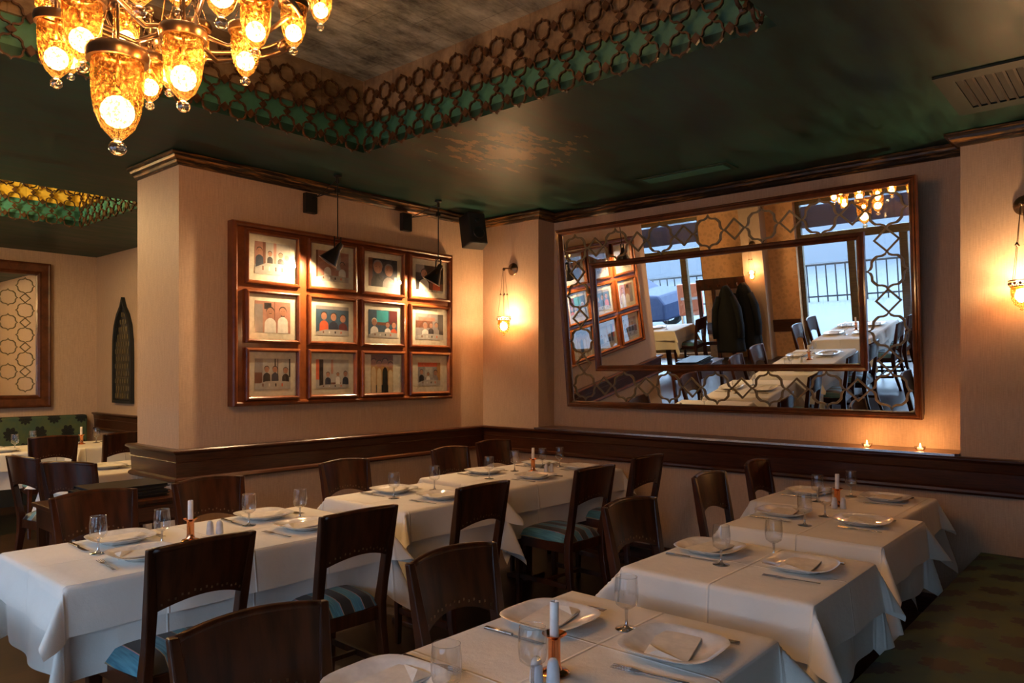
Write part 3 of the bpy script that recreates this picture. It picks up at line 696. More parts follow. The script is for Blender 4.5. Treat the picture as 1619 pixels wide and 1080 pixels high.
# ------------------------------------------------------------------ sconces
def make_sconce(loc, rz, label, power=11):
    t = thing('wall_sconce', label, 'sconce', loc, rz, 'bronze hanging sconces')   # local: +x away from the wall
    MB().mat(M['bronze']).lathe([(.001, .03), (.02, .028), (.03, .018), (.05, .014), (.058, .006), (.058, .0)], 24, (0, 0, 0), 'x').build('wall_plate', t, smooth=True, angle=.8)
    MB().mat(M['bronze']).tube([(.02, 0, 0), (.08, 0, 0), (.13, 0, -.005)], .006).sphere((.13, 0, -.012), .014).build('arm', t, smooth=True)
    for k in range(4):
        a = PI / 4 + k * PI / 2; dx, dy = math.cos(a), math.sin(a)
        ch = MB().mat(M['bronze']).tube([(.13 + dx * .008, dy * .008, -.02), (.13 + dx * .03, dy * .03, -.24), (.13 + dx * .055, dy * .055, -.445)], .0018, 5).build('chain', t)
        MB().mat(M['bronze']).lathe([(.001, .012), (.008, 0), (.011, -.008), (.001, -.010)], 8, (.13 + dx * .03, dy * .03, -.24)).build('bead', ch, smooth=True)
    cr_ = MB().mat(M['bronze']); cr_.lathe([(.064, -.445), (.066, -.445), (.066, -.452), (.06, -.452)], 24, (.13, 0, 0), closed=True)
    cr_.lathe([(.058, -.478), (.06, -.478), (.06, -.484), (.056, -.484)], 24, (.13, 0, 0), closed=True)
    for k in range(14):
        a = 2 * PI * k / 14; cr_.sphere((.13 + .06 * math.cos(a), .06 * math.sin(a), -.465), .0085, 8)
    cr_.build('pierced_crown', t, smooth=True, angle=.8)
    MB().mat(M['frost']).lathe([(.054, -.48), (.055, -.51), (.050, -.55), (.036, -.582), (.016, -.598), (.008, -.604), (.010, -.612), (.001, -.618)], 24, (.13, 0, 0)).build('glass_bowl', t, smooth=True)
    MB().mat(M['sbulb']).sphere((.13, 0, -.53), .034, 14, 1.2).build('bulb', t, smooth=True)
    p = Matrix.Rotation(rz, 3, 'Z') @ Vector((.13, 0, -.47)) + Vector(loc)
    point('sconce_light', p, power, (1, .62, .30), .03)
    return t
make_sconce((5.2, 4.50, 2.44), PI, 'bronze hanging sconce with glowing glass bowl between the photo wall and the mirror', 11)
make_sconce((5.2, .585, 2.46), PI, 'bronze hanging sconce with glowing glass bowl at the right edge of the picture', 10)
make_sconce((XW + .25, 5.26, 2.02), 0, 'small sconce on the pale pillar seen in the mirror', 8)

# ------------------------------------------------------------------ chandelier
chc = Vector((1.25, 2.66, 3.38))
def F2W(px, py, d):
    a = math.radians(40.96); tx = (px - 809.5) / 1178; tz = -(py - 587) / 1178
    return Vector((d * (math.cos(a) + tx * math.sin(a)), d * (math.sin(a) - tx * math.cos(a)), 1.5 + tz * d))
# lamps of the fitting: rim centre measured in metres relative to the ceiling rose, radius
LAMPS = []
for px, py, d, R in ((a_, b_, c_ * 1.09, d_ * 1.09) for a_, b_, c_, d_ in ((89, 38, 2.38, .054), (130, 4, 2.26, .056), (186, 98, 2.28, .075), (200, 22, 2.55, .042), (237, 98, 2.5, .042), (290, 62, 2.26, .058),
                     (268, 78, 2.62, .044), (310, 46, 2.7, .045), (388, 52, 2.36, .044), (404, 2, 2.25, .045), (464, 12, 2.5, .042), (507, -20, 2.75, .042),
                     (78, -18, 2.62, .045), (112, 62, 2.75, .040), (284, -62, 2.47, .05), (350, -70, 1.95, .05), (220, -90, 1.9, .05))):
    LAMPS.append((F2W(px, py, d) - chc, R))
ctr = Vector((0, 0, 0))
def chandelier(loc, label):
    t = thing('chandelier', label, 'chandelier', loc)
    MB().mat(M['bronze']).lathe([(.001, .0), (.07, -.0), (.075, -.012), (.05, -.025), (.02, -.045), (.012, -.07)], 24).tube([(0, 0, -.05), (0, 0, -.72)], .011).build('centre_stem', t, smooth=True, angle=.8)
    hb = MB().mat(M['bronze']).lathe([(.001, -.73), (.02, -.725), (.05, -.70), (.075, -.67), (.085, -.655), (.078, -.645), (.05, -.64), (.02, -.62), (.012, -.6)], 28).build('hub_dish', t, smooth=True, angle=.8)
    rg = MB().mat(M['bronze'])
    rr = .40
    for dr, dz in ((0, 0), (.022, -.022)):
        rg.tube([((rr + dr) * math.cos(2 * PI * k / 40), (rr + dr) * math.sin(2 * PI * k / 40), -.56 + dz) for k in range(40)], .010, 8, closed=True)
    for k in range(6):
        a = 2 * PI * k / 6; rg.sphere(((rr + .01) * math.cos(a), (rr + .01) * math.sin(a), -.57), .026)
    rg.build('ring', t, smooth=True)
    for k in range(6):
        a = 2 * PI * k / 6 + .3
        MB().mat(M['bronze']).tube([(.05 * math.cos(a), .05 * math.sin(a), -.655), (.16 * math.cos(a), .16 * math.sin(a), -.70), (.3 * math.cos(a), .3 * math.sin(a), -.64), (.40 * math.cos(a), .40 * math.sin(a), -.56)], .009, 8).build('arm', t, smooth=True)
        MB().mat(M['bronze']).tube([(.03 * math.cos(a), .03 * math.sin(a), -.1), (.2 * math.cos(a), .2 * math.sin(a), -.32), (.40 * math.cos(a), .40 * math.sin(a), -.55)], .003, 6).build('stay_chain', t)
    for p, R in LAMPS:
        x, y, z = p; k = R / .045
        # hanging point
        h = Vector((x, y, 0)); L = h.length
        tgt = (h / L * .40 if L > 1e-3 else h); zt = max(z + .12, -.56) if z < -.6 else z + .14
        lr = MB().mat(M['bronze']).lathe([(R * .92, -.0), (R * 1.16, -.002), (R * 1.22, .012 * k), (R * 1.16, .022 * k), (R * 1.0, .026 * k), (R * .9, .018 * k)], 28, (x, y, z), closed=True).build('lamp_collar', t, smooth=True, angle=.9)
        MB().mat(M['amber']).lathe([(R * .98, .0), (R * 1.0, -.03 * k), (R * .97, -.065 * k), (R * .86, -.095 * k), (R * .62, -.122 * k), (R * .3, -.138 * k), (R * .22, -.142 * k)], 28, (x, y, z), closed=True).build('glass_shade', lr, smooth=True)
        MB().mat(M['clearamber']).sphere((x, y, z - .158 * k), R * .36, 14, .85).build('glass_knob', lr, smooth=True)
        MB().mat(M['bulb']).sphere((x, y, z - .092 * k), R * .64, 16, 1.0).build('bulb', lr, smooth=True)
        st = MB().mat(M['bronze']).tube([(x, y, z - .04 * k), (x, y, z + .05 * k), (x, y, zt)], .006, 8).sphere((x, y, zt), .014, 10)
        st.tube([(x, y, zt), ((x + tgt.x) / 2, (y + tgt.y) / 2, max(zt, -.56) + .05), (tgt.x, tgt.y, -.56)], .005, 6)
        st.build('lamp_stem', lr, smooth=True)
        for q in range(3):
            a = q * 2 * PI / 3; c1 = Vector((x + R * 1.1 * math.cos(a), y + R * 1.1 * math.sin(a), z + .02 * k)); c2 = Vector((x, y, zt))
            cb = MB().mat(M['bronze']).tube([c1, c2], .0014, 5)
            for u in range(1, 9):
                cc = c1.lerp(c2, u / 9.); cb.sphere(cc, .0035, 6)
            cb.build('chain', lr)
    return t
chandelier(chc, 'bronze chandelier with amber crackle glass cups hanging in the ceiling recess')
for p, R in LAMPS:
    q = chc + p
    if q.z < 3.3: point('chandelier_or_added_light', q + Vector((0, 0, -.055)), 3.2 if R < .07 else 4.6, (1, .70, .42), .02)
point('chandelier_or_added_light', chc + Vector((0, 0, -.38)), 7, (1, .74, .48), .06)  # extra uplight added at the stem to brighten the recess ceiling
chandelier((.6, 7.3, 3.38), 'added bronze chandelier out of frame, lighting the yellow recess of the back room')  # copy added out of frame because the yellow recess needs light
point('chandelier_or_added_light', (.6, 7.3, 2.55), 34, (1, .62, .26), .25)  # added warm light below the out-of-frame copy
point('chandelier_or_added_light', (1.2, 7.3, 3.05), 48, (1, .72, .34), .15)  # added light that brightens the yellow recess from inside

# ------------------------------------------------------------------ chairs
def make_chair():
    t = thing('dining_chair', '', 'chair', group='mahogany dining chairs with striped seats')
    C_ = M['chair']
    W = .172
    def arc(u, z):   # back plate surface: u -1..1
        lean = -.215 - (z - .45) * .17
        return lean - .035 * (1 - u * u)
    nb = 15
    def zb(u): return .675 + .045 * (1 - u * u)
    def zt(u): return .895 + .012 * (1 - u * u)
    m_ = MB().mat(C_); rows = []
    for i in range(nb):
        u = -1 + 2 * i / (nb - 1); r_ = []
        for k in range(5):
            z = zb(u) + (zt(u) - zb(u)) * k / 4; ww = W * (1 + (z - .68) * .22)
            r_.append((u * ww, arc(u, z), z))
        rows.append(r_)
    th = .011
    A = [[m_.av((p[0], p[1] + th, p[2])) for p in r_] for r_ in rows]; B = [[m_.av((p[0], p[1] - th, p[2])) for p in r_] for r_ in rows]
    for i in range(nb - 1):
        for k in range(4):
            m_.af(A[i][k], A[i][k + 1], A[i + 1][k + 1], A[i + 1][k]); m_.af(B[i][k], B[i + 1][k], B[i + 1][k + 1], B[i][k + 1])
        m_.af(A[i][0], A[i + 1][0], B[i + 1][0], B[i][0]); m_.af(A[i][4], B[i][4], B[i + 1][4], A[i + 1][4])
    for i in (0, nb - 1):
        for k in range(4): m_.af(A[i][k], B[i][k], B[i][k + 1], A[i][k + 1])
    bk = m_.build('backrest', t, smooth=True, angle=.6)
    bd = MB().mat(M['bronze'])
    for k in range(15):
        u = -.84 + 1.68 * k / 14; z = zb(u) + .018 + (.006 if k % 2 else 0)
        bd.box(u * W - .003, u * W + .003, arc(u, z) + th - .004, arc(u, z) + th + .0015, z - .004, z + .004)
        bd.box(u * W - .003, u * W + .003, arc(u, z) - th - .0015, arc(u, z) - th + .004, z - .004, z + .004)
    bd.build('punched_border', bk)
    cp = MB().mat(C_).tube([(-1 * W * 1.06 + 2 * W * 1.06 * i / 14, arc(-1 + i / 7., .9), zt(-1 + i / 7.)) for i in range(15)], .013, 8)
    cp.build('top_rail', t, smooth=True)
    for s_ in (-1, 1):
        m_ = MB().mat(C_); rows = []
        for z, y, x, w_, d_ in ((.905, arc(1, .905), W * 1.10, .013, .012), (.80, arc(1, .8), W * 1.05, .016, .016), (.68, arc(1, .68), W, .019, .020), (.56, -.232, W * .98, .017, .021), (.46, -.212, W * .98, .018, .025), (.36, -.212, W * 1.0, .018, .024), (.2, -.232, W * 1.04, .016, .02), (0, -.285, W * 1.1, .013, .016)):
            rows.append([m_.av((s_ * x + a * w_, y + b_ * d_, z)) for a, b_ in ((-1, -1), (1, -1), (1, 1), (-1, 1))])
        for a, b_ in zip(rows, rows[1:]):
            for k in range(4): m_.af(a[k], a[(k + 1) % 4], b_[(k + 1) % 4], b_[k])
        m_.af(*rows[0]); m_.af(*rows[-1][::-1])
        m_.build('rear_leg', t, bevel=.005)
        m_ = MB().mat(C_); rows = []
        for z, w_ in ((.44, .022), (.3, .019), (0, .013)):
            rows.append([m_.av((s_ * .18 + a * w_, .185 + b_ * w_, z)) for a, b_ in ((-1, -1), (1, -1), (1, 1), (-1, 1))])
        for a, b_ in zip(rows, rows[1:]):
            for k in range(4): m_.af(a[k], a[(k + 1) % 4], b_[(k + 1) % 4], b_[k])
        m_.af(*rows[0]); m_.af(*rows[-1][::-1]); m_.build('front_leg', t, bevel=.004)
        MB().mat(C_).box(s_ * .182 - .009, s_ * .182 + .009, -.21, .17, .17, .2).build('side_stretcher', t)
    MB().mat(C_).box(-.172, .172, .178, .198, .385, .445).box(-.165, .165, -.22, -.2, .385, .445).box(-.19, -.172, -.2, .17, .385, .445).box(.172, .19, -.2, .17, .385, .445).build('seat_frame', t, bevel=.003)
    MB().mat(C_).box(-.174, .174, -.03, -.012, .175, .195).build('cross_stretcher', t)
    n = 13
    def P_(i, j):
        u = -1 + 2 * i / (n - 1); v = -1 + 2 * j / (n - 1)
        wdt = .188 + .02 * (v + 1) / 2
        e = (1 - abs(u) ** 3.5) * (1 - abs(v) ** 3.5)
        sq = 1 - .05 * abs(u * v) ** 2
        return (u * wdt * sq, -.005 + v * .215 * sq, .448 + .062 * max(e, 0) ** .45)
    m_ = MB().mat(M['stripe']).grid(P_, n, n)
    def P2(i, j):
        p = P_(i, j); return (p[0] * .98, p[1] * .98, .445)
    m_.grid(P2, n, n)
    m_.build('seat_cushion', t, smooth=True, angle=1.2)
    return t
chair0 = make_chair(); used = [False]
CG = 'mahogany dining chairs with striped seats'
def put_chair(x, y, rz, label):
    """x,y = centre of the top rail"""
    off = Matrix.Rotation(rz, 3, 'Z') @ Vector((0, .30, 0)); loc = (x + off.x, y + off.y, 0)
    if not used[0]:
        used[0] = True; chair0.location = loc; chair0.rotation_euler = (0, 0, rz); chair0['label'] = label; return chair0
    return dup(chair0, loc, rz, label, CG)
D = math.radians
# left row, near side (facing the photo wall)
put_chair(1.275, 2.54, D(2), 'dark mahogany chair seen from behind at the near left of the long left table')
put_chair(1.98, 2.57, D(-1), 'dark mahogany chair seen from behind at the near right of the long left table')
put_chair(2.87, 2.68, 0, 'dark mahogany chair seen from behind at the small middle table of the left row')
put_chair(3.83, 2.63, D(-2), 'dark mahogany chair with striped seat showing, near side of the corner table')
put_chair(4.58, 2.70, D(-1), 'dark mahogany chair nearest the mirror wall on the near side of the corner table')
# left row, far side (backs to the wall)
put_chair(1.41, 3.93, D(182), 'brown mahogany chair behind the left end of the long left table')
put_chair(2.0, 3.95, D(178), 'brown mahogany chair behind the candle of the long left table')
put_chair(3.0, 4.08, D(181), 'brown mahogany chair at the wall behind the small middle table')
put_chair(4.03, 4.14, D(181), 'brown mahogany chair at the wall behind the left end of the corner table')
put_chair(4.68, 4.28, D(176), 'brown mahogany chair in the corner of the room beside the dado rail')
# right row
put_chair(.95, 1.66, D(176), 'brown mahogany chair cut off by the bottom edge left of centre')
put_chair(1.725, 1.76, D(180), 'brown mahogany chair with punched border facing the front right table')
put_chair(2.92, 1.83, D(176), 'brown mahogany chair facing the second table of the right row')
put_chair(4.0, 1.97, D(180), 'narrow-looking dark chair facing the third table of the right row')
put_chair(4.75, 2.0, D(182), 'dark chair facing the last table of the right row below the mirror')

# ------------------------------------------------------------------ tables and cloths
def cloth_pts(mb, x0, x1, y0, y1, z, ov, smax, seed, s0=.06, n=64):
    rnd = random.Random(seed)
    th = {k: rnd.uniform(.6, .98) for k in ((0, 0), (0, 1), (1, 0), (1, 1))}
    sm = {k: smax * rnd.uniform(.8, 1.15) for k in th}
    ph = [rnd.uniform(0, 6) for _ in range(8)]; R = .014
    def line(a, b_):
        inner = 26
        return [a - ov + ov * k / 14 for k in range(14)] + [a + (b_ - a) * k / inner for k in range(inner + 1)] + [b_ + ov * k / 14 for k in range(1, 15)]
    U, V = line(x0, x1), line(y0, y1)
    def drape(d, s):
        q = R * PI / 2
        if d < q: a = d / R; return R * math.sin(a), R * (1 - math.cos(a))
        return R + (d - q) * s, R + (d - q) * math.sqrt(max(.05, 1 - s * s))
    def P_(i, j):
        u, v = U[i], V[j]
        dx = x0 - u if u < x0 else u - x1 if u > x1 else 0; sx = -1 if u < x0 else 1
        dy = y0 - v if v < y0 else v - y1 if v > y1 else 0; sy = -1 if v < y0 else 1
        bx = min(max(u, x0), x1); by = min(max(v, y0), y1)
        if dx <= 0 and dy <= 0:
            return (u, v, z + .0006 * math.sin(9 * u + ph[0]) * math.sin(8 * v + ph[1]))
        if dy <= 0:
            o, d = drape(dx, s0 + .05 * math.sin(7 * v + ph[2] + sx) + .035 * math.sin(19 * v + ph[4]) ); return (bx + sx * o, v, z - d)
        if dx <= 0:
            o, d = drape(dy, s0 + .05 * math.sin(6 * u + ph[3] + sy) + .035 * math.sin(17 * u + ph[5])); return (u, by + sy * o, z - d)
        r_ = math.hypot(dx, dy); t = math.atan2(dy, dx) / (PI / 2); k = (int(sx > 0), int(sy > 0)); tc = th[k] / (PI / 2)
        sy0 = s0 + .05 * math.sin(7 * by + ph[2] + sx) + .035 * math.sin(19 * by + ph[4]); sx0 = s0 + .05 * math.sin(6 * bx + ph[3] + sy) + .035 * math.sin(17 * bx + ph[5])
        base = sy0 * (1 - t) + sx0 * t
        g = math.exp(-((t - tc) / .26) ** 2) * min(1, min(t, 1 - t) / .12)
        s = base + (sm[k] - base) * g
        o, d = drape(r_, s); a = t * PI / 2
        # gather the fold: directions pull towards the crest
        return (bx + sx * o * math.cos(a), by + sy * o * math.sin(a), z - d)
    mb.grid(P_, len(U), len(V)); return mb
def table(x0, x1, y0, y1, where, seed, ov=.17, ov2=.33, cloth=True):
    cx, cy = (x0 + x1) / 2, (y0 + y1) / 2
    t = thing('dining_table', 'dark wooden table under white cloths, ' + where, 'table', (cx, cy, 0), group=None)
    hx, hy = (x1 - x0) / 2, (y1 - y0) / 2; e = .012
    MB().mat(M['chair']).box(-hx + e, hx - e, -hy + e, hy - e, .715, .743).build('tabletop', t, bevel=.004)
    MB().mat(M['chair']).box(-hx + .06, hx - .06, -hy + .06, hy - .06, .65, .714).build('apron', t)
    for px in ((0,)):
        MB().mat(M['chair']).box(px - .035, px + .035, -.035, .035, .03, .649).build('pedestal', t, bevel=.006)
        MB().mat(M['chair']).box(px - .1, px + .1, -.1, .1, 0, .0295).build('foot', t, bevel=.006)
    o = cloth_pts(MB().mat(M['linen2']), -hx, hx, -hy, hy, .7475, ov2, .34, seed + 50, .02).build('tablecloth', loc=(cx, cy, 0), smooth=True)
    tag(o, 'long under-cloth showing below the top cloth of ' + where, 'tablecloth', 'white tablecloths')
    o = cloth_pts(MB().mat(M['linen']), -hx - .012, hx + .012, -hy - .012, hy + .012, .755, ov, .62, seed, .10).build('tablecloth', loc=(cx, cy, 0), smooth=True)
    tag(o, 'creased white top cloth of ' + where, 'tablecloth', 'white tablecloths')
N1 = 'the long left table'; N2 = 'the small middle table'; N3 = 'the corner table'
R1 = 'the front right table'; R2 = 'the second right table'; R3 = 'the third right table'; R4 = 'the right table below the mirror'
table(.95, 2.33, 2.87, 3.57, N1, 1, .18, .34)
table(2.62, 3.36, 3.03, 3.70, N2, 2, .17)
table(3.53, 4.84, 3.12, 3.88, N3, 3, .17)
table(.62, 2.03, .82, 1.49, R1, 4, .17)
table(2.44, 3.09, .85, 1.53, R2, 5, .19)
table(3.42, 4.12, .90, 1.59, R3, 6, .19)
table(4.16, 4.90, 1.0, 1.76, R4, 7, .18)
B1 = 'the left back room table'; B2 = 'the back room table by the column'; B3 = 'the small table behind the menus'
table(1.0, 2.55, 7.9, 8.6, B1, 8); table(2.72, 3.5, 7.9, 8.6, B2, 9); table(2.0, 2.65, 5.75, 6.5, B3, 10)
W1 = 'the mirrored window table'; W2_ = 'the mirrored coat-rack table'
table(-1.1, .3, 2.87, 3.57, W1, 11); table(-1.6, -.9, 6.35, 7.05, W2_, 12)
ZT = .7565

# ------------------------------------------------------------------ tableware prototypes
def sq(r, n=40, p=3.2):
    o = []
    for k in range(n):
        a = 2 * PI * k / n; c_, s_ = math.cos(a), math.sin(a)
        q = (abs(c_) ** p + abs(s_) ** p) ** (-1 / p); o.append((r * q * c_, r * q * s_))
    return o
def make_plate():
    t = thing('dinner_plate', '', 'plate', group='white square dinner plates')
    m_ = MB().mat(M['china']); n = 40
    prof = [(.0, .010), (.35, .0102), (.60, .011), (.70, .016), (.86, .0235), (.98, .0275), (1.0, .0272), (.985, .0245), (.86, .018), (.68, .008), (.60, .0), (.0, .0)]
    rows = [[m_.av((x, y, z)) for x, y in sq(max(.13 * f, 1e-4), n, 2 + 1.6 * min(1, f))] for f, z in prof]
    for a, b_ in zip(rows, rows[1:]):
        for k in range(n): m_.af(a[k], a[(k + 1) % n], b_[(k + 1) % n], b_[k])
    m_.build('plate_body', t, smooth=True, angle=1.2); return t
def make_napkin():
    m_ = MB().mat(M['napkin'])
    m_.prism([(-.105, -.06), (.10, -.055), (.105, .045), (.05, .062), (-.10, .055)], .0145, .0185)
    i = [m_.av(p) for p in ((-.10, -.052, .0187), (-.03, .056, .0225), (-.099, .053, .0187), (-.08, .02, .029))]
    m_.af(i[0], i[1], i[3]); m_.af(i[1], i[2], i[3]); m_.af(i[2], i[0], i[3]); m_.af(i[0], i[2], i[1])
    t = thing('folded_napkin', '', 'napkin', group='folded paper napkins on the plates')
    m_.build('napkin_sheet', t); return t
def make_glass():
    t = thing('wine_glass', '', 'wine glass', group='small stemmed wine glasses')
    MB().mat(M['glass']).lathe([(.0305, .072), (.033, .085), (.0345, .10), (.034, .12), (.031, .15)], 28, closed=True).lathe([(.0312, .1495), (.0318, .151), (.0306, .1518), (.0302, .150)], 28, closed=True).lathe([(.0005, .0565), (.006, .057), (.014, .060), (.0255, .068), (.0305, .072)], 28, closed=True).build('bowl', t, smooth=True)
    MB().mat(M['stem']).lathe([(.006, .057), (.0045, .045), (.004, .03), (.005, .012), (.012, .005), (.032, .0022), (.033, .0), (.001, .0)], 24, closed=True).build('stem_and_foot', t, smooth=True); return t
def make_fork():
    m_ = MB().mat(M['steel']); L = .19
    m_.prism([(-.006, 0), (.006, 0), (.004, .06), (.003, .115), (.011, .135), (.0125, .15), (-.0125, .15), (-.011, .135), (-.003, .115), (-.004, .06)], .003, .0052)
    for k in range(4): x = -.0108 + k * .0072; m_.prism([(x - .0016, .149), (x + .0016, .149), (x + .0012, .20), (x - .0012, .20)], .0035, .0052)
    t = thing('dinner_fork', '', 'fork', group='steel forks beside the plates'); o = m_.build('fork_body', t, bevel=.0006); return t
def make_knife():
    m_ = MB().mat(M['steel'])
    m_.prism([(-.007, 0), (.007, 0), (.006, .09), (.005, .10), (-.005, .10), (-.006, .09)], .001, .0075)
    b_ = MB().mat(M['steel']).prism([(-.005, .10), (.005, .10), (.010, .13), (.010, .18), (.005, .205), (-.005, .215)], .002, .0035)
    t = thing('table_knife', '', 'knife', group='steel knives beside the plates'); m_.build('handle', t, bevel=.0012); b_.build('blade', t); return t
def make_candle():
    t = thing('candle_holder', '', 'candle holder', group='copper candle holders')
    MB().mat(M['copper']).lathe([(.001, 0), (.036, 0), (.038, .003), (.034, .006), (.02, .010), (.0165, .02), (.0155, .03), (.0155, .085), (.018, .088), (.030, .096), (.031, .098), (.018, .092), (.0125, .09), (.001, .088)], 28, closed=True).build('copper_holder', t, smooth=True, angle=.9)
    return t
def make_stick():
    t = thing('dinner_candle', '', 'candle', group='white unlit candles')
    MB().mat(M['wax']).lathe([(.001, 0), (.0115, 0), (.0112, .085), (.010, .088), (.009, .085), (.001, .083)], 18).build('wax_stick', t, smooth=True, angle=.9)
    MB().mat(M['black']).tube([(0, 0, .083), (.001, 0, .092)], .0009, 5).build('wick', t); return t
def make_shaker():
    t = thing('salt_shaker', '', 'salt shaker', group='pale ceramic shakers')
    MB().mat(M['ceramic']).lathe([(.001, 0), (.016, 0), (.017, .004), (.0145, .04), (.0125, .052), (.008, .059), (.001, .061)], 20).build('shaker_body', t, smooth=True, angle=.9)
    MB().mat(M['black']).box(-.0008, .0008, -.0008, .0008, .0605, .0614).box(.002, .0036, .001, .0026, .060, .0611).build('holes', t); return t
protos = {}
def place(kind, fn, loc, rz, label):
    if kind not in protos:
        t = fn(); protos[kind] = t; t.location = loc; t.rotation_euler = (0, 0, rz); t['label'] = label; return t
    return dup(protos[kind], loc, rz, label)
rr = random.Random(3)
def setting(x, y, side, where, kn=True, tilt=None, parts='pnfk'):
    """side +1: guest sits at +y (wall side); -1: guest at -y"""
    rz = (PI if side > 0 else 0) + rr.uniform(-.06, .06)
    if 'p' in parts: place('plate', make_plate, (x, y, ZT), rz, 'white square plate, ' + where)
    if 'n' in parts: place('napkin', make_napkin, (x, y, ZT), rz + (tilt if tilt is not None else rr.uniform(-.25, .25)), 'white folded napkin on the plate, ' + where)
    s = 1 if side < 0 else -1     # guest's right is +x for side -1
    if 'f' in parts: place('fork', make_fork, (x - s * .165, y - s * .13, ZT), rz + rr.uniform(-.12, .12), 'steel fork left of the plate, ' + where)
    if 'k' in parts: place('knife', make_knife, (x + s * .165, y - s * .11, ZT), rz + rr.uniform(-.1, .1), 'steel knife right of the plate, ' + where)
def wglass(x, y, where): place('glass', make_glass, (x, y, ZT), 0, 'clear empty stemmed glass, ' + where)
setting(1.34, 3.43, 1, 'wall side left place at ' + N1); setting(1.29, 3.07, -1, 'near side left place at ' + N1)
setting(2.03, 3.43, 1, 'wall side right place at ' + N1); setting(2.03, 3.06, -1, 'near side right place at ' + N1)
setting(2.99, 3.56, 1, 'wall side place at ' + N2); setting(3.03, 3.18, -1, 'near side place at ' + N2)
setting(3.98, 3.72, 1, 'wall side left place at ' + N3); setting(4.03, 3.28, -1, 'near side left place at ' + N3)
setting(4.60, 3.70, 1, 'wall side right place at ' + N3); setting(4.64, 3.34, -1, 'near side right place at ' + N3)
setting(1.12, 1.36, 1, 'chair side left place at ' + R1); setting(1.12, .96, -1, 'bench side left place at ' + R1)
setting(1.74, 1.36, 1, 'chair side right place at ' + R1, tilt=.15); setting(1.77, .97, -1, 'bench side right place at ' + R1, tilt=.2)
setting(2.86, 1.40, 1, 'chair side place at ' + R2); setting(2.83, 1.02, -1, 'bench side place at ' + R2)
setting(3.84, 1.47, 1, 'chair side place at ' + R3); setting(3.86, 1.09, -1, 'bench side place at ' + R3)
setting(4.60, 1.60, 1, 'chair side place at ' + R4); setting(4.66, 1.19, -1, 'bench side place at ' + R4)
for x, y, wtxt in ((1.19, 3.27, 'left glass on ' + N1), (1.43, 3.23, 'glass left of the candle on ' + N1), (1.88, 3.31, 'glass right of the candle on ' + N1), (2.13, 3.26, 'right glass on ' + N1),
                   (2.84, 3.38, 'left glass on ' + N2), (3.20, 3.42, 'right glass on ' + N2), (3.79, 3.50, 'left glass on ' + N3), (4.62, 3.52, 'far right glass on ' + N3), (4.48, 3.58, 'glass right of the candle on ' + N3), (4.2, 3.62, 'glass behind the candle on ' + N3),
                   (1.84, 1.16, 'glass right of the candle on ' + R1), (1.34, 1.10, 'glass beside the shakers on ' + R1), (1.13, 1.17, 'half-seen glass at the left of ' + R1), (2.69, 1.27, 'left glass on ' + R2), (2.93, 1.16, 'right glass on ' + R2),
                   (3.64, 1.29, 'glass on the near side of ' + R3), (3.93, 1.29, 'glass next to the shakers on ' + R3), (4.66, 1.38, 'glass right of the candle on ' + R4), (4.35, 1.47, 'glass behind the candle on ' + R4)):
    wglass(x, y, wtxt)
def candle(x, y, where, z=ZT):
    place('holder', make_candle, (x, y, z), 0, 'polished copper candle holder, ' + where)
    place('stick', make_stick, (x, y, z + .0885), 0, 'plain white unlit candle, ' + where)
candle(1.545, 3.21, 'on ' + N1); candle(4.27, 3.50, 'on ' + N3); candle(1.455, 1.125, 'on ' + R1); candle(4.28, 1.34, 'on ' + R4)
for x, y, wt in ((1.665, 3.27, 'left of the pair on ' + N1), (1.70, 3.25, 'right of the pair on ' + N1), (4.30, 3.40, 'left of the pair on ' + N3), (4.35, 3.39, 'right of the pair on ' + N3),
                 (1.385, 1.125, 'left of the pair on ' + R1), (1.405, 1.09, 'right of the pair on ' + R1), (4.20, 1.33, 'left of the pair on ' + R4), (4.22, 1.29, 'right of the pair on ' + R4)):
    place('shaker', make_shaker, (x, y, ZT), 0, 'pale grey ceramic shaker, ' + wt)
# back room and mirror-side settings
setting(2.05, 8.3, 1, 'far side at ' + B1, parts='pnk'); setting(2.1, 8.05, -1, 'near side at ' + B1, parts='pf')
setting(3.25, 8.3, 1, 'far side at ' + B2, parts='pnk'); setting(2.28, 6.1, -1, 'at ' + B3)
wglass(2.22, 8.1, 'left glass on ' + B1); wglass(2.46, 8.42, 'right glass on ' + B1); wglass(3.02, 8.35, 'left glass on ' + B2); wglass(3.42, 8.15, 'right glass on ' + B2)
candle(2.86, 8.3, 'on ' + B2)
setting(-.7, 3.43, 1, 'wall side left place at ' + W1, parts='pnk'); setting(-.1, 3.43, 1, 'wall side right place at ' + W1, parts='pnk')
setting(-.7, 3.05, -1, 'near side left place at ' + W1, parts='pnf'); setting(-.1, 3.05, -1, 'near side right place at ' + W1, parts='pnf')
wglass(-.85, 3.25, 'left glass on ' + W1); wglass(0, 3.25, 'right glass on ' + W1); candle(-.4, 3.22, 'on ' + W1)
setting(-1.25, 6.85, 1, 'at ' + W2_, parts='pn'); wglass(-1.1, 6.6, 'glass on ' + W2_)
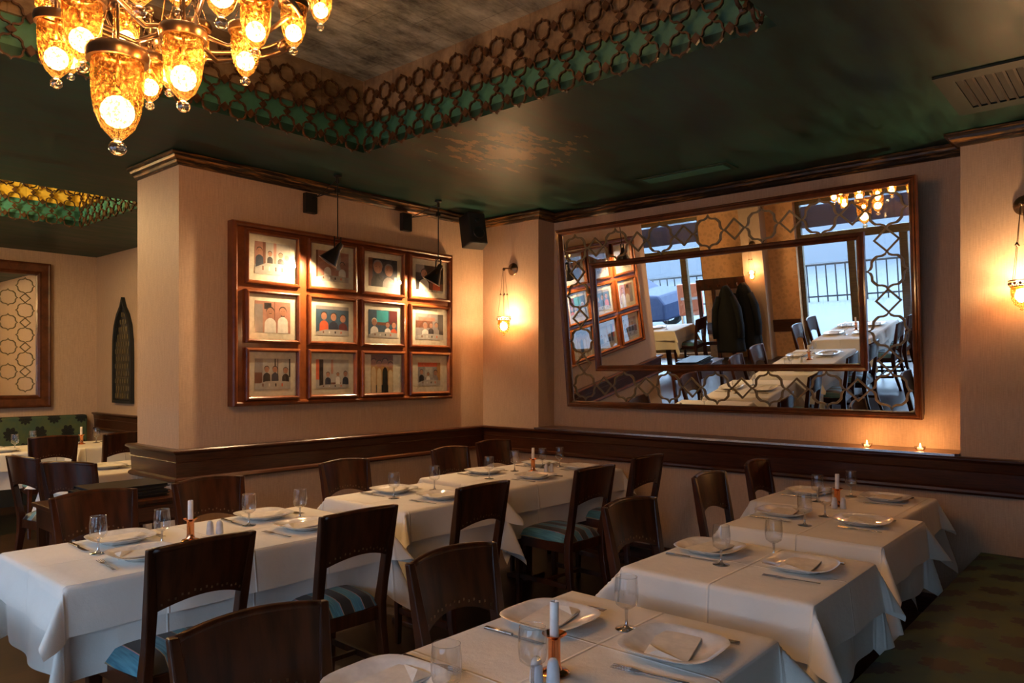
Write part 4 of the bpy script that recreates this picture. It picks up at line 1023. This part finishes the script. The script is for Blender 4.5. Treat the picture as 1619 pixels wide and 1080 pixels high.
# back room chairs
put_chair(2.38, 7.57, D(-6), 'dark chair with its back to us at the back room table under the fretwork mirror')
put_chair(2.97, 7.50, D(4), 'brown chair at the back room table beside the column')
put_chair(1.67, 5.95, D(-78), 'dark chair side-on in the back room left of the menus')
put_chair(1.76, 5.35, D(-58), 'small-looking brown chair just behind the stacked menus')
put_chair(-.7, 2.56, 0, 'chair on the near side of the table by the windows, left one in the mirror')
put_chair(-.1, 2.56, 0, 'chair on the near side of the table by the windows, right one in the mirror')
put_chair(-.7, 3.95, PI, 'chair against the orange wall side of the window table, seen in the mirror')
put_chair(-.1, 3.95, PI, 'chair on the wall side of the window table next to the long left table')
put_chair(-1.25, 5.98, 0, 'chair at the left window table beside the coat rack in the mirror')

# ------------------------------------------------------------------ console and menus
cs = thing('side_table', 'low mahogany side table against the column carrying the black menus', 'side table', (1.76, 4.60, 0))
MB().mat(M['chair']).box(-.36, .36, -.22, .22, .735, .76).build('top', cs, bevel=.005)
MB().mat(M['chair']).box(-.34, .34, -.20, .20, .62, .734).build('drawer_case', cs)
MB().mat(M['rail']).box(-.30, .30, -.212, -.201, .635, .72).build('drawer_front', cs, bevel=.003)
MB().mat(M['bronze']).sphere((0, -.222, .68), .012).build('knob', cs, smooth=True)
for sx in (-1, 1):
    for sy in (-1, 1): MB().mat(M['chair']).box(sx * .32 - .018, sx * .32 + .018, sy * .18 - .018, sy * .18 + .018, 0, .619).build('leg', cs)
def menu(z, dx, dy, r_, label):
    t = thing('menu_folder', label, 'menu', (1.80 + dx, 4.60 + dy, z), r_, 'black menu folders')
    MB().mat(M['black']).box(-.21, .21, -.15, .15, 0, .004).box(-.21, .21, -.15, .15, .014, .018).box(-.21, .21, .146, .15, .0, .018).build('cover', t)
    MB().mat(M['matblack']).box(-.20, .20, -.142, .142, .005, .013).build('pages', t)
for k in range(4): menu(.7605 + k * .019, [0, .015, -.02, .01][k], [0, .01, -.005, .01][k], [.05, -.03, .08, .02][k], 'black menu folder, %s of the stack on the side table' % ['bottom', 'second from bottom', 'second from top', 'topmost'][k])

# ------------------------------------------------------------------ banquettes
bq = thing('banquette', 'dark green damask banquette seat along the right row of tables', 'banquette', (3.2, .38, 0))
def cush(x0, x1, y0, y1, z0, z1, mat, name, par, puff=.02):
    n, k = 30, 12
    def P_(i, j):
        u = i / (n - 1); v = j / (k - 1); e = (1 - abs(2 * u - 1) ** 10) * (1 - abs(2 * v - 1) ** 5)
        return (x0 + (x1 - x0) * u, y0 + (y1 - y0) * v, z1 - puff + puff * max(e, 0) ** .5)
    m_ = MB().mat(mat).grid(P_, n, k); m_.box(x0, x1, y0, y1, z0, z1 - puff - .0005)
    return m_.build(name, par, smooth=True, angle=.6)
cush(-2.3, 1.99, -.33, .42, .30, .44, M['dam_h'], 'seat_cushion', bq)
MB().mat(M['matblack']).box(-2.3, 1.99, -.33, .34, 0, .298).build('plinth', bq)
MB().mat(M['dam_x']).box(-2.3, 1.99, -.47, -.335, 0, .97).build('back_cushion', bq, bevel=.02)
bq2 = thing('banquette', 'green banquette with black damask medallions along the far wall of the back room', 'banquette', (1.2, 9.85, 0))
MB().mat(M['dam_x']).box(-2.6, 2.32, .16, .30, .3, .965).build('back_cushion', bq2, bevel=.02)
cush(-2.6, 2.32, -.3, .155, .30, .46, M['dam_h'], 'seat_cushion', bq2)
MB().mat(M['matblack']).box(-2.6, 2.32, -.26, .30, 0, .298).build('plinth', bq2)
nt_ = M['dam_x'].node_tree

# ------------------------------------------------------------------ tealights
for y, lb in ((1.455, 'lit tealight in a glass cup on the ledge, the left one'), (1.14, 'lit tealight in a glass cup on the ledge, the right one')):
    t = thing('tealight', lb, 'candle', (5.25, y, 1.0005), group='lit tealights on the ledge')
    MB().mat(M['glass']).lathe([(.001, 0), (.024, 0), (.03, .012), (.034, .024), (.033, .024), (.028, .012), (.022, .003), (.001, .003)], 20).build('glass_cup', t, smooth=True)
    MB().mat(M['wax']).lathe([(.001, .004), (.017, .004), (.017, .015), (.001, .015)], 16).build('wax', t)
    MB().mat(M['flame']).lathe([(.0005, .016), (.005, .021), (.0055, .027), (.003, .036), (.0005, .044)], 10).build('flame', t, smooth=True)
    point('tealight_flame', (5.25, y, 1.05), .9, (1, .45, .14), .008)

# ------------------------------------------------------------------ coat rack seen in the mirror
rk = thing('coat_rack', 'wooden slatted coat rack against the orange wall, seen in the mirror', 'coat rack', (XW + .32, 5.88, 0))
m_ = MB().mat(M['chair'])
for y in (-.42, -.14, .14, .42): m_.box(-.02, .02, y - .03, y + .03, 0, 1.45)
m_.box(-.025, .025, -.45, .45, 1.3, 1.5).box(-.025, .025, -.45, .45, .3, .36); m_.build('rack_frame', rk)
hk = MB().mat(M['copper'])
for k in range(5): hk.tube([(.02, -.36 + k * .18, 1.38), (.09, -.36 + k * .18, 1.36), (.1, -.36 + k * .18, 1.41)], .008)
hk.build('hooks', rk)
for k, (y, lb) in enumerate(((-.32, 'dark coat hanging at the right end of the coat rack'), (-.12, 'dark green coat hanging beside the other on the coat rack'))):
    t = MB().mat(M['coat']); n, mth = 20, 12; rows = []
    for j in range(n):
        f = j / (n - 1); z = 1.40 - 1.15 * f; wy = .04 + .13 * min(1, f * 3.2) ** .6 + .08 * f; wx = .05 + .06 * math.sin(min(1, f * 1.5) * PI / 2)
        rows.append([t.av((wx * math.cos(a) * (1 + .2 * math.cos(5 * a + f * 2)), wy * math.sin(a) * (1 + .07 * math.sin(7 * a)), z)) for a in [2 * PI * q / 24 for q in range(24)]])
    for a, b_ in zip(rows, rows[1:]):
        for q in range(24): t.af(a[q], a[(q + 1) % 24], b_[(q + 1) % 24], b_[q])
    t.af(*rows[0]); t.af(*rows[-1][::-1])
    for sd in (-1, 1): t.tube([(.03, sd * .12, 1.22), (.05, sd * .20, 1.0), (.06, sd * .235, .7), (.07, sd * .225, .5)], [.05, .065, .06, .055], 12)
    tag(t.build('hanging_coat', loc=(XW + .46 + k * .26, 5.72 + y, 0), smooth=True), lb, 'coat')
